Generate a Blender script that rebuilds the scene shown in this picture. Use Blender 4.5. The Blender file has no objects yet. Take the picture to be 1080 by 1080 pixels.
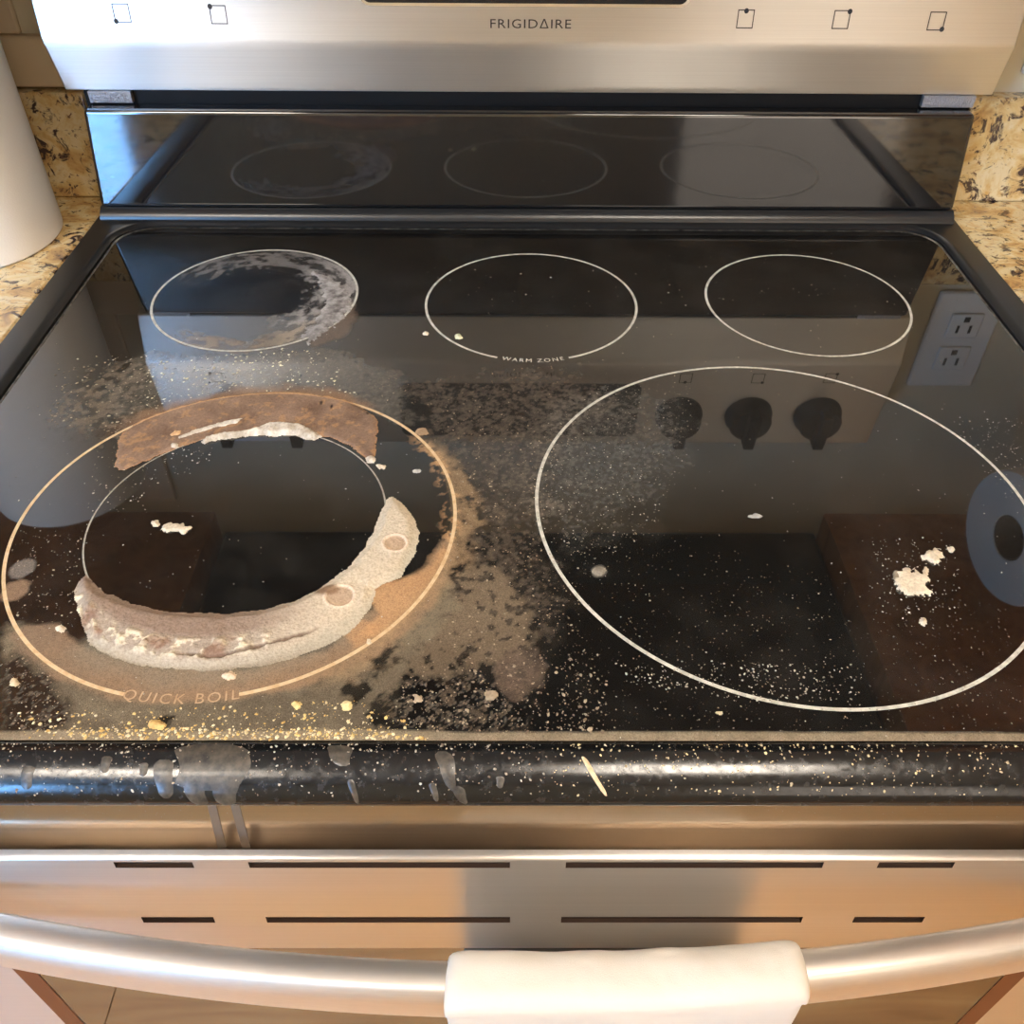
import bpy, bmesh, math, random
import numpy as np
from mathutils import Matrix, Vector

# ------------------------------------------------------------------ camera, world, light, exposure
Z0 = 0.914                                    # height of the cooktop glass above the floor
S = bpy.context.scene
COL = S.collection
CAM = np.array([-0.0186, -0.6116, Z0 + 0.3456])
CR = np.array([1.0, -0.0029, 0.0063]); CU = np.array([-0.0027, 0.6780, 0.7350]); CF = np.array([0.0064, 0.7350, -0.6780])
FPX = 939.24
cd = bpy.data.cameras.new('camera'); cam = bpy.data.objects.new('camera', cd); COL.objects.link(cam)
cd.sensor_width = 36; cd.lens = FPX * 36 / 1080; cd.clip_start = 0.01
m = Matrix.Identity(4)
for i in range(3):
    m[i][0], m[i][1], m[i][2], m[i][3] = CR[i], CU[i], -CF[i], CAM[i]
cam.matrix_world = m
S.camera = cam
S.view_settings.view_transform = 'Standard'; S.view_settings.look = 'None'
S.view_settings.gamma = 1; S.view_settings.use_curve_mapping = False
S.view_settings.exposure = 0.0

W = bpy.data.worlds.new('sky'); S.world = W; W.use_nodes = True
bg = W.node_tree.nodes['Background']
bg.inputs[0].default_value = (0.20, 0.50, 1.0, 1); bg.inputs[1].default_value = 60.0

CEIL_W = 40.0       # emission of the ceiling light diffusers

random.seed(7); RNG = np.random.default_rng(11)
WALL_Y = 0.215; SPL_Y = 0.195
X0, X1, YR, ZC = -2.8, 2.4, -2.7, 2.45

# ------------------------------------------------------------------ helpers
def lin(c):
    c = c / 255.0
    return c / 12.92 if c <= 0.04045 else ((c + 0.055) / 1.055) ** 2.4
def srgb(r, g, b): return (lin(r), lin(g), lin(b))
def srgb4(r, g, b): return (lin(r), lin(g), lin(b), 1.0)

def mat(name, col, rough=0.5, metal=0.0, spec=0.5, **kw):
    M = bpy.data.materials.new(name); M.use_nodes = True
    p = M.node_tree.nodes['Principled BSDF']
    p.inputs['Base Color'].default_value = (*col, 1); p.inputs['Roughness'].default_value = rough
    p.inputs['Metallic'].default_value = metal; p.inputs['Specular IOR Level'].default_value = spec
    for k, v in kw.items(): p.inputs[k.replace('_', ' ')].default_value = v
    return M
def nd(M, t, **kw):
    n = M.node_tree.nodes.new(t)
    for k, v in kw.items():
        if k in n.inputs: n.inputs[k].default_value = v
        else: setattr(n, k, v)
    return n
def lk(M, a, b): M.node_tree.links.new(a, b)
def P(M): return M.node_tree.nodes['Principled BSDF']
def coords(M, scale=(1, 1, 1)):
    t = nd(M, 'ShaderNodeTexCoord'); mp = nd(M, 'ShaderNodeMapping'); mp.inputs['Scale'].default_value = scale
    lk(M, t.outputs['Object'], mp.inputs['Vector']); return mp.outputs['Vector']
def noise(M, vec, scale, detail=4, rough=0.55, dist=0.0):
    n = nd(M, 'ShaderNodeTexNoise'); n.inputs['Scale'].default_value = scale; n.inputs['Detail'].default_value = detail
    n.inputs['Roughness'].default_value = rough; n.inputs['Distortion'].default_value = dist
    lk(M, vec, n.inputs['Vector']); return n.outputs['Fac']
def ramp(M, fac, stops):
    r = nd(M, 'ShaderNodeValToRGB'); e = r.color_ramp.elements
    while len(e) < len(stops): e.new(0.5)
    for el, (p, c) in zip(e, stops):
        el.position = p; el.color = c if len(c) == 4 else (*c, 1)
    lk(M, fac, r.inputs['Fac']); return r.outputs['Color']
def bump(M, height, strength, dist=0.001):
    b = nd(M, 'ShaderNodeBump'); b.inputs['Strength'].default_value = strength; b.inputs['Distance'].default_value = dist
    lk(M, height, b.inputs['Height']); lk(M, b.outputs['Normal'], P(M).inputs['Normal']); return b

def link(name, me, M=None, parent=None, smooth=False):
    o = bpy.data.objects.new(name, me); COL.objects.link(o)
    if M: me.materials.append(M)
    if parent: o.parent = parent
    if smooth:
        for p in me.polygons: p.use_smooth = True
    return o
def from_bm(name, bm, M, parent=None, smooth=False, bev=0, seg=2, ang=40):
    bmesh.ops.recalc_face_normals(bm, faces=bm.faces[:])
    me = bpy.data.meshes.new(name); bm.to_mesh(me); bm.free()
    o = link(name, me, M, parent, smooth)
    if bev:
        b = o.modifiers.new('bevel', 'BEVEL'); b.width = bev; b.segments = seg; b.limit_method = 'ANGLE'; b.angle_limit = math.radians(30)
        b.harden_normals = False
        for p in me.polygons: p.use_smooth = True
        me.set_sharp_from_angle(angle=math.radians(ang))
        w = o.modifiers.new('wn', 'WEIGHTED_NORMAL'); w.keep_sharp = True
    return o
def add_box(bm, x0, x1, y0, y1, z0, z1):
    vs = [bm.verts.new((x, y, z)) for x in (x0, x1) for y in (y0, y1) for z in (z0, z1)]
    for f in ((0,1,3,2),(4,6,7,5),(0,4,5,1),(2,3,7,6),(0,2,6,4),(1,5,7,3)): bm.faces.new([vs[i] for i in f])
def box(name, M, parent, x0, x1, y0, y1, z0, z1, bev=0, seg=2):
    bm = bmesh.new(); add_box(bm, x0, x1, y0, y1, z0, z1); return from_bm(name, bm, M, parent, bev=bev, seg=seg)
def pyd(name, verts, faces, M, parent=None, smooth=False):
    me = bpy.data.meshes.new(name); me.from_pydata([tuple(v) for v in verts], [], faces); me.update()
    return link(name, me, M, parent, smooth)
def sweep_x(name, prof, xs, M, parent, smooth=True, fx=None, caps=True, ang=35):
    """closed (y,z) profile extruded along x; fx(x, y, z) may bend it"""
    bm = bmesh.new(); rows = []
    for x in xs:
        rows.append([bm.verts.new(fx(x, y, z) if fx else (x, y, z)) for (y, z) in prof])
    n = len(prof)
    for a, b in zip(rows[:-1], rows[1:]):
        for i in range(n): bm.faces.new((a[i], a[(i+1) % n], b[(i+1) % n], b[i]))
    if caps: bm.faces.new(rows[0]); bm.faces.new(rows[-1][::-1])
    o = from_bm(name, bm, M, parent, smooth)
    if smooth: o.data.set_sharp_from_angle(angle=math.radians(ang))
    return o
def lathe(name, prof, M, parent, n=64, loc=(0, 0, 0), axis='z', smooth=True, hollow=False):
    bm = bmesh.new(); rows = []
    for (r, z) in prof:
        row = []
        for k in range(n):
            a = 2*math.pi*k/n; p = (r*math.cos(a), r*math.sin(a), z)
            if axis == 'y': p = (p[0], p[2], p[1])
            if axis == 'x': p = (p[2], p[0], p[1])
            row.append(bm.verts.new((p[0]+loc[0], p[1]+loc[1], p[2]+loc[2])))
        rows.append(row)
    for a, b in zip(rows[:-1], rows[1:]):
        for k in range(n): bm.faces.new((a[k], a[(k+1) % n], b[(k+1) % n], b[k]))
    if hollow:
        a, b = rows[-1], rows[0]
        for k in range(n): bm.faces.new((a[k], a[(k+1) % n], b[(k+1) % n], b[k]))
    elif prof[0][0] > 1e-6: bm.faces.new(rows[0][::-1])
    if prof[-1][0] > 1e-6 and not hollow: bm.faces.new(rows[-1])
    o = from_bm(name, bm, M, parent, smooth)
    if smooth: o.data.set_sharp_from_angle(angle=math.radians(40))
    return o
def empty(name, loc=(0, 0, 0)):
    o = bpy.data.objects.new(name, None); COL.objects.link(o); o.location = loc; o.empty_display_size = 0.05; return o
def tag(o, label=None, cat=None, group=None, kind=None):
    if label: o['label'] = label
    if cat: o['category'] = cat
    if group: o['group'] = group
    if kind: o['kind'] = kind
    return o
def struct(o, label=None):
    o['kind'] = 'structure'
    if label: o['label'] = label
    return o
def G(px, py, z=0.0):
    """point of the plane z above the glass that lies at (px, py) of the photograph"""
    d = (px-540)/FPX*CR - (py-540)/FPX*CU + CF
    t = (Z0 + z - CAM[2]) / d[2]
    p = CAM + d*t
    return (p[0], p[1])

# ------------------------------------------------------------------ materials
def brushed(name, col, rough, aniso=0.8, bs=0.05):
    """horizontally brushed steel: reflections smear at right angles to the grain"""
    M = mat(name, col, rough, 1.0)
    n = noise(M, coords(M, (6.0, 1600.0, 1600.0)), 1.0, 3, 0.6)
    bump(M, n, bs, 0.0002)
    lk(M, ramp(M, n, [(0.3, tuple(c*0.93 for c in col)), (0.7, col)]), P(M).inputs['Base Color'])
    P(M).inputs['Anisotropic'].default_value = aniso
    tv = nd(M, 'ShaderNodeCombineXYZ'); tv.inputs[1].default_value = -0.55; tv.inputs[2].default_value = 0.83
    lk(M, tv.outputs[0], P(M).inputs['Tangent'])
    return M
STEEL = brushed('brushed_steel', srgb(214, 210, 205), 0.34)
STEEL_PANEL = brushed('satin_steel', srgb(238, 236, 232), 0.42, 0.92)
STEEL_SMOOTH = brushed('smooth_steel', srgb(184, 170, 154), 0.16, 0.4, 0.02)
ENAMEL = mat('black_enamel', (0.006, 0.006, 0.007), 0.06, IOR=1.9)
n_ = noise(ENAMEL, coords(ENAMEL), 60, 3); bump(ENAMEL, n_, 0.02, 0.0005)
LIPM = mat('greasy_black_enamel', (0.010, 0.009, 0.008), 0.16, spec=0.5)
n_ = noise(LIPM, coords(LIPM), 220, 5, 0.7); lk(LIPM, ramp(LIPM, n_, [(0.35, (0.10,)*3), (0.7, (0.34,)*3)]), P(LIPM).inputs['Roughness']); lk(LIPM, ramp(LIPM, n_, [(0.55, (0.006, 0.006, 0.006)), (0.8, srgb(44, 40, 34))]), P(LIPM).inputs['Base Color'])
TRIM = mat('black_trim', (0.012, 0.012, 0.012), 0.28)
n_ = noise(TRIM, coords(TRIM), 400, 2); bump(TRIM, n_, 0.05, 0.0003)
BLACK = mat('black_plastic', (0.006, 0.006, 0.006), 0.5, spec=0.2)
n_ = noise(BLACK, coords(BLACK), 300, 2); bump(BLACK, n_, 0.05, 0.0003)
CAVITY = mat('vent_dark', srgb(62, 46, 36), 0.5, 0.6)
n_ = noise(CAVITY, coords(CAVITY), 200, 2); bump(CAVITY, n_, 0.05, 0.0003)
FOIL = mat('crinkled_foil', srgb(165, 165, 168), 0.3, 0.9)
n_ = noise(FOIL, coords(FOIL), 420, 3, 0.7); bump(FOIL, n_, 1.0, 0.002)
DISP = mat('display_glass', (0.012, 0.012, 0.014), 0.05)
n_ = noise(DISP, coords(DISP), 20, 2); bump(DISP, n_, 0.01, 0.0003)
CHROME = mat('chrome', srgb(220, 220, 220), 0.08, 1.0)
n_ = noise(CHROME, coords(CHROME), 50, 2); bump(CHROME, n_, 0.01, 0.0003)
INK = mat('grey_ink', srgb(92, 88, 84), 0.9, spec=0.0)
n_ = noise(INK, coords(INK), 700, 2); lk(INK, ramp(INK, n_, [(0.2, srgb(64, 60, 57)), (0.8, srgb(88, 84, 80))]), P(INK).inputs['Base Color'])
SEAL = mat('grey_seal', srgb(120, 116, 110), 0.3, 0.8)
n_ = noise(SEAL, coords(SEAL), 120, 3); lk(SEAL, ramp(SEAL, n_, [(0.3, srgb(70, 68, 64)), (0.7, srgb(150, 146, 138))]), P(SEAL).inputs['Base Color'])
REVEAL = mat('brown_reveal', srgb(116, 76, 56), 0.3, 0.8)
n_ = noise(REVEAL, coords(REVEAL), 30, 2); bump(REVEAL, n_, 0.02, 0.0004)
DGLASS = mat('oven_door_glass', (0.01, 0.008, 0.007), 0.03, IOR=3.2)
n_ = noise(DGLASS, coords(DGLASS), 12, 2); bump(DGLASS, n_, 0.01, 0.0003)
def ringmat(name, c1, c2):
    M = mat(name, c1, 0.55)
    n = noise(M, coords(M), 260, 4, 0.6); lk(M, ramp(M, n, [(0.35, c2), (0.62, c1)]), P(M).inputs['Base Color']); return M
RING = ringmat('ring_print', srgb(205, 200, 185), srgb(165, 160, 146))
RING_TAN = ringmat('ring_print_tan', srgb(214, 188, 148), srgb(196, 162, 118))
TXT_TAN = ringmat('letter_print_tan', srgb(190, 160, 126), srgb(170, 136, 100))
RING_THIN = ringmat('ring_print_thin', srgb(165, 158, 142), srgb(130, 122, 108))

GRAN = mat('granite', srgb(205, 175, 125), 0.05, IOR=1.9)
v = coords(GRAN)
wv = nd(GRAN, 'ShaderNodeMapping'); wv.inputs['Scale'].default_value = (1.0, 1.4, 1.0); wv.inputs['Rotation'].default_value = (0.3, 0.2, 0.5)
lk(GRAN, v, wv.inputs['Vector']); v = wv.outputs['Vector']
base = ramp(GRAN, noise(GRAN, v, 30, 6, 0.62, 0.6), [(0.30, srgb(138, 108, 80)), (0.41, srgb(190, 152, 96)), (0.48, srgb(208, 178, 122)), (0.57, srgb(216, 198, 156)), (0.70, srgb(194, 150, 82))])
dk = ramp(GRAN, noise(GRAN, v, 58, 6, 0.66, 0.9), [(0.545, (0, 0, 0)), (0.61, (1, 1, 1))])
dk2 = ramp(GRAN, noise(GRAN, v, 190, 4, 0.6, 0.5), [(0.60, (0, 0, 0)), (0.68, (1, 1, 1))])
mx = nd(GRAN, 'ShaderNodeMixRGB'); lk(GRAN, dk, mx.inputs[0]); lk(GRAN, base, mx.inputs[1]); mx.inputs[2].default_value = srgb4(66, 52, 50)
mx2 = nd(GRAN, 'ShaderNodeMixRGB'); lk(GRAN, dk2, mx2.inputs[0]); lk(GRAN, mx.outputs[0], mx2.inputs[1]); mx2.inputs[2].default_value = srgb4(104, 78, 62)
lk(GRAN, mx2.outputs[0], P(GRAN).inputs['Base Color'])

def paint(name, col, rough=0.6, sc=300, bs=0.08):
    M = mat(name, col, rough); n = noise(M, coords(M), sc, 3); bump(M, n, bs, 0.0006); return M
WALLM = paint('beige_wall_paint', srgb(205, 194, 166))
TRIMM = paint('beige_trim', srgb(208, 186, 152))
CEILM = paint('ceiling_paint', srgb(232, 228, 220))
WHITE = paint('white_plastic', srgb(226, 224, 218), 0.35)
DARKHOLE = paint('socket_hole', srgb(30, 28, 26))
PAPER = paint('paper_roll', srgb(236, 231, 224), 0.85, 900, 0.25)
CARD = paint('card_core', srgb(120, 95, 70), 0.8)
TOWELM = mat('terry_cloth', srgb(246, 238, 224), 0.95)
n_ = noise(TOWELM, coords(TOWELM), 1900, 4, 0.7); bump(TOWELM, n_, 0.4, 0.0015)
P(TOWELM).inputs['Sheen Weight'].default_value = 0.3
tl = nd(TOWELM, 'ShaderNodeBsdfTranslucent'); tl.inputs[0].default_value = srgb4(246, 238, 224); tm = nd(TOWELM, 'ShaderNodeMixShader'); tm.inputs[0].default_value = 0.38
lk(TOWELM, P(TOWELM).outputs[0], tm.inputs[1]); lk(TOWELM, tl.outputs[0], tm.inputs[2]); lk(TOWELM, tm.outputs[0], TOWELM.node_tree.nodes['Material Output'].inputs[0])
def wood(name, cols, sc=(1.2, 14, 14), rough=0.4):
    M = mat(name, cols[1], rough)
    oi = nd(M, 'ShaderNodeObjectInfo')
    ad = nd(M, 'ShaderNodeVectorMath', operation='SCALE'); lk(M, oi.outputs['Location'], ad.inputs[0]); ad.inputs['Scale'].default_value = 3.7
    v = coords(M, sc); a2 = nd(M, 'ShaderNodeVectorMath', operation='ADD'); lk(M, v, a2.inputs[0]); lk(M, ad.outputs[0], a2.inputs[1])
    n = noise(M, a2.outputs[0], 2.2, 6, 0.6, 1.4)
    c = ramp(M, n, [(0.28, cols[0]), (0.5, cols[1]), (0.72, cols[2])])
    hv = nd(M, 'ShaderNodeHueSaturation'); lk(M, c, hv.inputs['Color'])
    mr = nd(M, 'ShaderNodeMapRange'); lk(M, oi.outputs['Random'], mr.inputs[0]); mr.inputs[3].default_value = 0.82; mr.inputs[4].default_value = 1.12
    lk(M, mr.outputs[0], hv.inputs['Value']); lk(M, hv.outputs[0], P(M).inputs['Base Color'])
    bump(M, n, 0.1, 0.0006); return M
OAK = wood('oak_floor', (srgb(176, 122, 66), srgb(212, 158, 94), srgb(228, 182, 120)))
CABW = wood('cabinet_wood', (srgb(140, 88, 48), srgb(170, 114, 66), srgb(190, 134, 84)), (14, 14, 1.2))
GAPM = paint('floor_gap', srgb(70, 46, 28))
MWM = paint('microwave_black', srgb(16, 16, 17), 0.35)

# ------------------------------------------------------------------ the room
fl = struct(box('floor', GAPM, None, X0, X1, YR, WALL_Y+0.02, -0.03, -0.004), 'light oak plank floor')
pw = 0.105; y = YR; r = 0
while y < WALL_Y - 1e-3:
    x = X0 - random.random()*0.9
    y1 = min(y+pw, WALL_Y)
    while x < X1:
        L = random.uniform(0.9, 1.6); a, b = max(x, X0), min(x+L, X1)
        if b - a > 0.05:
            bm = bmesh.new(); add_box(bm, a+0.0008-(a+b)/2, b-0.0008-(a+b)/2, -(y1-y)/2+0.0008, (y1-y)/2-0.0008, -0.004, 0.0)
            o = from_bm('plank', bm, OAK, fl); o.location = ((a+b)/2, (y+y1)/2, 0)
        x += L
    y += pw; r += 1
struct(box('ceiling', CEILM, None, X0, X1, YR, WALL_Y+0.02, ZC, ZC+0.05), 'off-white ceiling')
struct(box('wall_back', WALLM, None, X0, X1, WALL_Y, WALL_Y+0.1, 0, ZC), 'plain beige wall behind the range')
struct(box('wall_right', WALLM, None, X1, X1+0.1, YR, WALL_Y+0.1, 0, ZC), 'beige wall on the right')
struct(box('wall_left', WALLM, None, X0-0.1, X0, YR, WALL_Y+0.1, 0, ZC), 'beige wall on the left')
# rear wall with a window opening in it
WINS = ((-2.35, -1.46, 1.40, 2.30, 'large white framed window left of the camera with blue sky behind it'), (0.62, 1.60, 1.05, 2.20, 'narrow white framed window right of the camera'))
bm = bmesh.new(); xa = X0-0.1
for (WX0, WX1, WZ0, WZ1, lab) in WINS:
    add_box(bm, xa, WX0, YR-0.1, YR, 0, ZC); add_box(bm, WX0, WX1, YR-0.1, YR, 0, WZ0); add_box(bm, WX0, WX1, YR-0.1, YR, WZ1, ZC); xa = WX1
add_box(bm, xa, X1+0.1, YR-0.1, YR, 0, ZC)
struct(from_bm('wall_rear', bm, WALLM), 'beige wall behind the camera')
GLZ = bpy.data.materials.new('window_glass'); GLZ.use_nodes = True
nt = GLZ.node_tree; nt.nodes.remove(nt.nodes['Principled BSDF'])
tr = nt.nodes.new('ShaderNodeBsdfTransparent'); gl = nt.nodes.new('ShaderNodeBsdfGlossy'); gl.inputs['Roughness'].default_value = 0.02
ms = nt.nodes.new('ShaderNodeMixShader'); ms.inputs[0].default_value = 0.06
nt.links.new(tr.outputs[0], ms.inputs[1]); nt.links.new(gl.outputs[0], ms.inputs[2]); nt.links.new(ms.outputs[0], nt.nodes['Material Output'].inputs[0])
GLZ2 = GLZ.copy(); GLZ2.name = 'tinted_window_glass'
for n_ in GLZ2.node_tree.nodes:
    if n_.type == 'BSDF_TRANSPARENT': n_.inputs[0].default_value = (0.62, 0.36, 0.23, 1)
for wi, (WX0, WX1, WZ0, WZ1, lab) in enumerate(WINS):
    wn = struct(empty('window_%d' % (wi+1), ((WX0+WX1)/2, YR-0.05, WZ0)), lab)
    def wbox(nm, M, *a):
        bm = bmesh.new(); l = wn.location
        add_box(bm, a[0]-l.x, a[1]-l.x, a[2]-l.y, a[3]-l.y, a[4]-l.z, a[5]-l.z); return from_bm(nm, bm, M, wn)
    for a in ((WX0, WX0+0.05), (WX1-0.05, WX1)): wbox('window_frame', WHITE, a[0], a[1], YR-0.08, YR+0.01, WZ0, WZ1)
    for a in ((WZ0, WZ0+0.05), (WZ1-0.05, WZ1)): wbox('window_frame', WHITE, WX0+0.05, WX1-0.05, YR-0.08, YR+0.01, a[0], a[1])
    wbox('window_pane', GLZ if wi == 0 else GLZ2, WX0+0.05, WX1-0.05, YR-0.05, YR-0.046, WZ0+0.05, WZ1-0.05)
    pl = bpy.data.lights.new('window_portal', 'AREA'); pl.shape = 'RECTANGLE'; pl.size = WX1-WX0; pl.size_y = WZ1-WZ0; pl.cycles.is_portal = True
    po = bpy.data.objects.new('window_portal', pl); COL.objects.link(po); po.location = ((WX0+WX1)/2, YR-0.12, (WZ0+WZ1)/2); po.rotation_euler = (math.radians(90), 0, 0)

LAMPM = bpy.data.materials.new('lamp_diffuser'); LAMPM.use_nodes = True
p_ = P(LAMPM); p_.inputs['Base Color'].default_value = (0.9, 0.88, 0.82, 1); p_.inputs['Emission Color'].default_value = (*srgb(255, 241, 223), 1); p_.inputs['Emission Strength'].default_value = CEIL_W
for lx, ly, lab in ((0.42, -1.15, 'square flush ceiling light nearest the range'), (-0.9, -1.45, 'added square ceiling light nearer the large window')):  # the second light is added to brighten the rear of the room
    t = tag(empty('ceiling_light', (lx, ly, ZC)), lab, 'ceiling light', 'flush ceiling lights')
    box('housing', WHITE, t, -0.27, 0.27, -0.27, 0.27, -0.02, 0, 0.004)
    bm = bmesh.new(); vs = [(-0.3, -0.3), (0.3, -0.3), (0.3, 0.3), (-0.3, 0.3)]
    add_box(bm, -0.24, 0.24, -0.24, 0.24, -0.045, -0.02)
    from_bm('diffuser', bm, LAMPM, t)

# small beige trim strip above the left splash
struct(box('trim_1', TRIMM, None, -0.62, -0.392, WALL_Y-0.012, WALL_Y, Z0+0.091, Z0+0.131, 0.002), 'short beige trim strip on the wall above the left granite')
struct(box('trim_2', TRIMM, None, -0.62, -0.4265, WALL_Y-0.006, WALL_Y, Z0+0.131, Z0+0.395, 0.002), 'beige trim board on the wall beside the roll')

# ------------------------------------------------------------------ counters, cabinets, microwave
def counter(side, x0, x1, lab):
    t = tag(empty('granite_countertop', ((x0+x1)/2, -0.1, Z0-0.04)), lab, 'countertop', 'granite countertops beside the range')
    l = t.location
    bm = bmesh.new(); add_box(bm, x0-l.x, x1-l.x, -0.435-l.y, WALL_Y-l.y, -0.0, 0.037); from_bm('slab', bm, GRAN, t, bev=0.003)
    bm = bmesh.new(); add_box(bm, x0-l.x, x1-l.x, SPL_Y-l.y, WALL_Y-0.0005-l.y, 0.0372, 0.040+0.089); from_bm('backsplash', bm, GRAN, t, bev=0.002)
    b = tag(empty('base_cabinet', ((x0+x1)/2, -0.1, 0)), 'brown wooden base cabinet under the granite %s of the range' % ('left' if side == 'l' else 'right'), 'cabinet', 'wooden base cabinets')
    w = (x1-x0)/2
    bm = bmesh.new(); add_box(bm, -w+0.002, w-0.002, -0.30, 0.31, 0.09, Z0-0.0402); from_bm('carcass', bm, CABW, b)
    box('toe_kick', BLACK, b, -w+0.002, w-0.002, -0.24, 0.3, 0, 0.09)
    n = 2 if w > 0.4 else 1
    for k in range(n):
        a0 = -w+0.01 + k*(2*w-0.02)/n; a1 = a0 + (2*w-0.02)/n - 0.004
        d = box('door', CABW, b, a0, a1, -0.32, -0.301, 0.1, 0.70, 0.003)
        box('handle', CHROME, d, a1-0.04, a1-0.03, -0.345, -0.32, 0.55, 0.66, 0.003)
        d = box('drawer', CABW, b, a0, a1, -0.32, -0.301, 0.705, Z0-0.05, 0.003)
        box('handle', CHROME, d, (a0+a1)/2-0.05, (a0+a1)/2+0.05, -0.345, -0.32, 0.78, 0.79, 0.003)
counter('l', -2.0, -0.384, 'speckled beige granite countertop left of the range under the white roll')
counter('r', 0.384, 1.6, 'speckled beige granite countertop right of the range, brightly lit')

def upper(x0, x1, zb, lab):
    t = tag(empty('upper_cabinet', ((x0+x1)/2, 0.045, Z0+zb)), lab, 'cabinet', 'wooden upper cabinets')
    w = (x1-x0)/2
    box('carcass', CABW, t, -w, w, -0.155, 0.1695, 0, ZC-Z0-zb-0.3)
    n = max(1, round(2*w/0.45))
    for k in range(n):
        a0 = -w+0.004+k*(2*w-0.004)/n; a1 = a0+(2*w-0.004)/n-0.004
        d = box('door', CABW, t, a0, a1, -0.176, -0.156, 0.004, ZC-Z0-zb-0.304, 0.003)
        box('knob', CHROME, d, a1-0.035, a1-0.02, -0.20, -0.176, 0.06, 0.075, 0.004)
upper(-1.5, -0.386, 0.418, 'brown wooden wall cabinet left of the microwave')
upper(0.384, 1.4, 0.418, 'brown wooden wall cabinet right of the microwave')
mw = tag(empty('microwave_oven', (0, 0.0, Z0+0.450)), 'black microwave oven mounted above the range', 'microwave')
box('case', MWM, mw, -0.380, 0.379, -0.20, 0.2145, 0, 0.42, 0.004)
d = box('door', MWM, mw, -0.378, 0.20, -0.232, -0.201, 0.03, 0.415, 0.004); box('handle', STEEL, d, 0.16, 0.185, -0.27, -0.233, 0.05, 0.39, 0.006)
box('keypad', DISP, mw, 0.203, 0.377, -0.230, -0.201, 0.03, 0.415, 0.004)
box('grease_filter', CAVITY, mw, -0.30, -0.05, -0.12, 0.12, -0.003, 0.0)
box('grease_filter', CAVITY, mw, 0.05, 0.30, -0.12, 0.12, -0.003, 0.0)

# outlet on the wall right of the range
ot = tag(empty('wall_outlet', (0.462, WALL_Y, Z0+0.162)), 'white wall outlet plate above the right granite, mirrored in the cooktop', 'outlet')
box('cover_plate', WHITE, ot, -0.036, 0.036, -0.006, 0, -0.058, 0.058, 0.003)
for s in (-1, 1):
    k = box('socket', WHITE, ot, -0.017, 0.017, -0.009, -0.006, s*0.02-0.0145, s*0.02+0.0145, 0.002)
    for sx in (-1, 1): box('slot', DARKHOLE, k, sx*0.0065-0.0014, sx*0.0065+0.0014, -0.0094, -0.009, s*0.02-0.001, s*0.02+0.008)
    box('slot', DARKHOLE, k, -0.003, 0.003, -0.0094, -0.009, s*0.02-0.011, s*0.02-0.005)

# white roll standing on the left counter
rl = tag(empty('paper_towel_roll', (-0.481, 0.112, Z0-0.003)), 'off-white paper towel roll standing upright on the left granite counter', 'paper towel')
lathe('paper', [(0.021, 0.0), (0.074, 0.0), (0.0762, 0.002), (0.0765, 0.006), (0.0765, 0.272), (0.0755, 0.278), (0.021, 0.279)], PAPER, rl, 96, hollow=True)
lathe('core', [(0.0205, 0.001), (0.0205, 0.279), (0.0190, 0.279), (0.0190, 0.001)], CARD, rl, 48, hollow=True)

# second roll under the right wall cabinet (seen only as its mirror image in the glass)
rr = tag(empty('mounted_paper_roll', (0.492, 0.035, Z0+0.285)), 'paper towel roll mounted under the right wall cabinet, mirrored in the cooktop', 'paper towel')
rr.rotation_euler = (0, 0, math.radians(8))
lathe('paper', [(0.024, 0.0), (0.0685, 0.0), (0.070, 0.003), (0.070, 0.255), (0.0685, 0.258), (0.024, 0.258)], PAPER, rr, 80, axis='x', hollow=True)
lathe('core', [(0.0235, 0.001), (0.0235, 0.257), (0.022, 0.257), (0.022, 0.001)], CARD, rr, 40, axis='x', hollow=True)
bm = bmesh.new(); add_box(bm, 0.265, 0.27, -0.012, 0.012, -0.012, 0.128); add_box(bm, 0.02, 0.265, -0.006, 0.006, -0.006, 0.006); add_box(bm, 0.2, 0.27, -0.02, 0.02, 0.128, 0.1329)
from_bm('holder', bm, CHROME, rr)

# ------------------------------------------------------------------ the range
rg = tag(empty('electric_range', (0, 0, 0)), 'stainless and black glass-top electric range, burnt spills around its front left burner', 'stove')
def zz(z): return Z0 + z
box('body', BLACK, rg, -0.379, 0.379, -0.391, 0.19, 0.02, Z0-0.03)
# cooktop frame: rails, rear strip and front lip around the glass
GX0, GX1, GY0, GY1, CRAD = -0.350, 0.350, -0.388, 0.1255, 0.030
def glass_outline(inset=0.0, n=10):
    x0, x1, y0, y1 = GX0+inset, GX1-inset, GY0, GY1-inset; r = CRAD-inset
    pts = [(x0, y0), (x1, y0)]
    pts += [(x1-r+r*math.cos(a), y1-r+r*math.sin(a)) for a in np.linspace(0, math.pi/2, n)]
    pts += [(x0+r+r*math.cos(a), y1-r+r*math.sin(a)) for a in np.linspace(math.pi/2, math.pi, n)]
    return pts
bm = bmesh.new()
inner = glass_outline(-0.0035); 
def outer_pt(p, o=0.0):
    x, y = p
    return None
n = len(inner)
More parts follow.
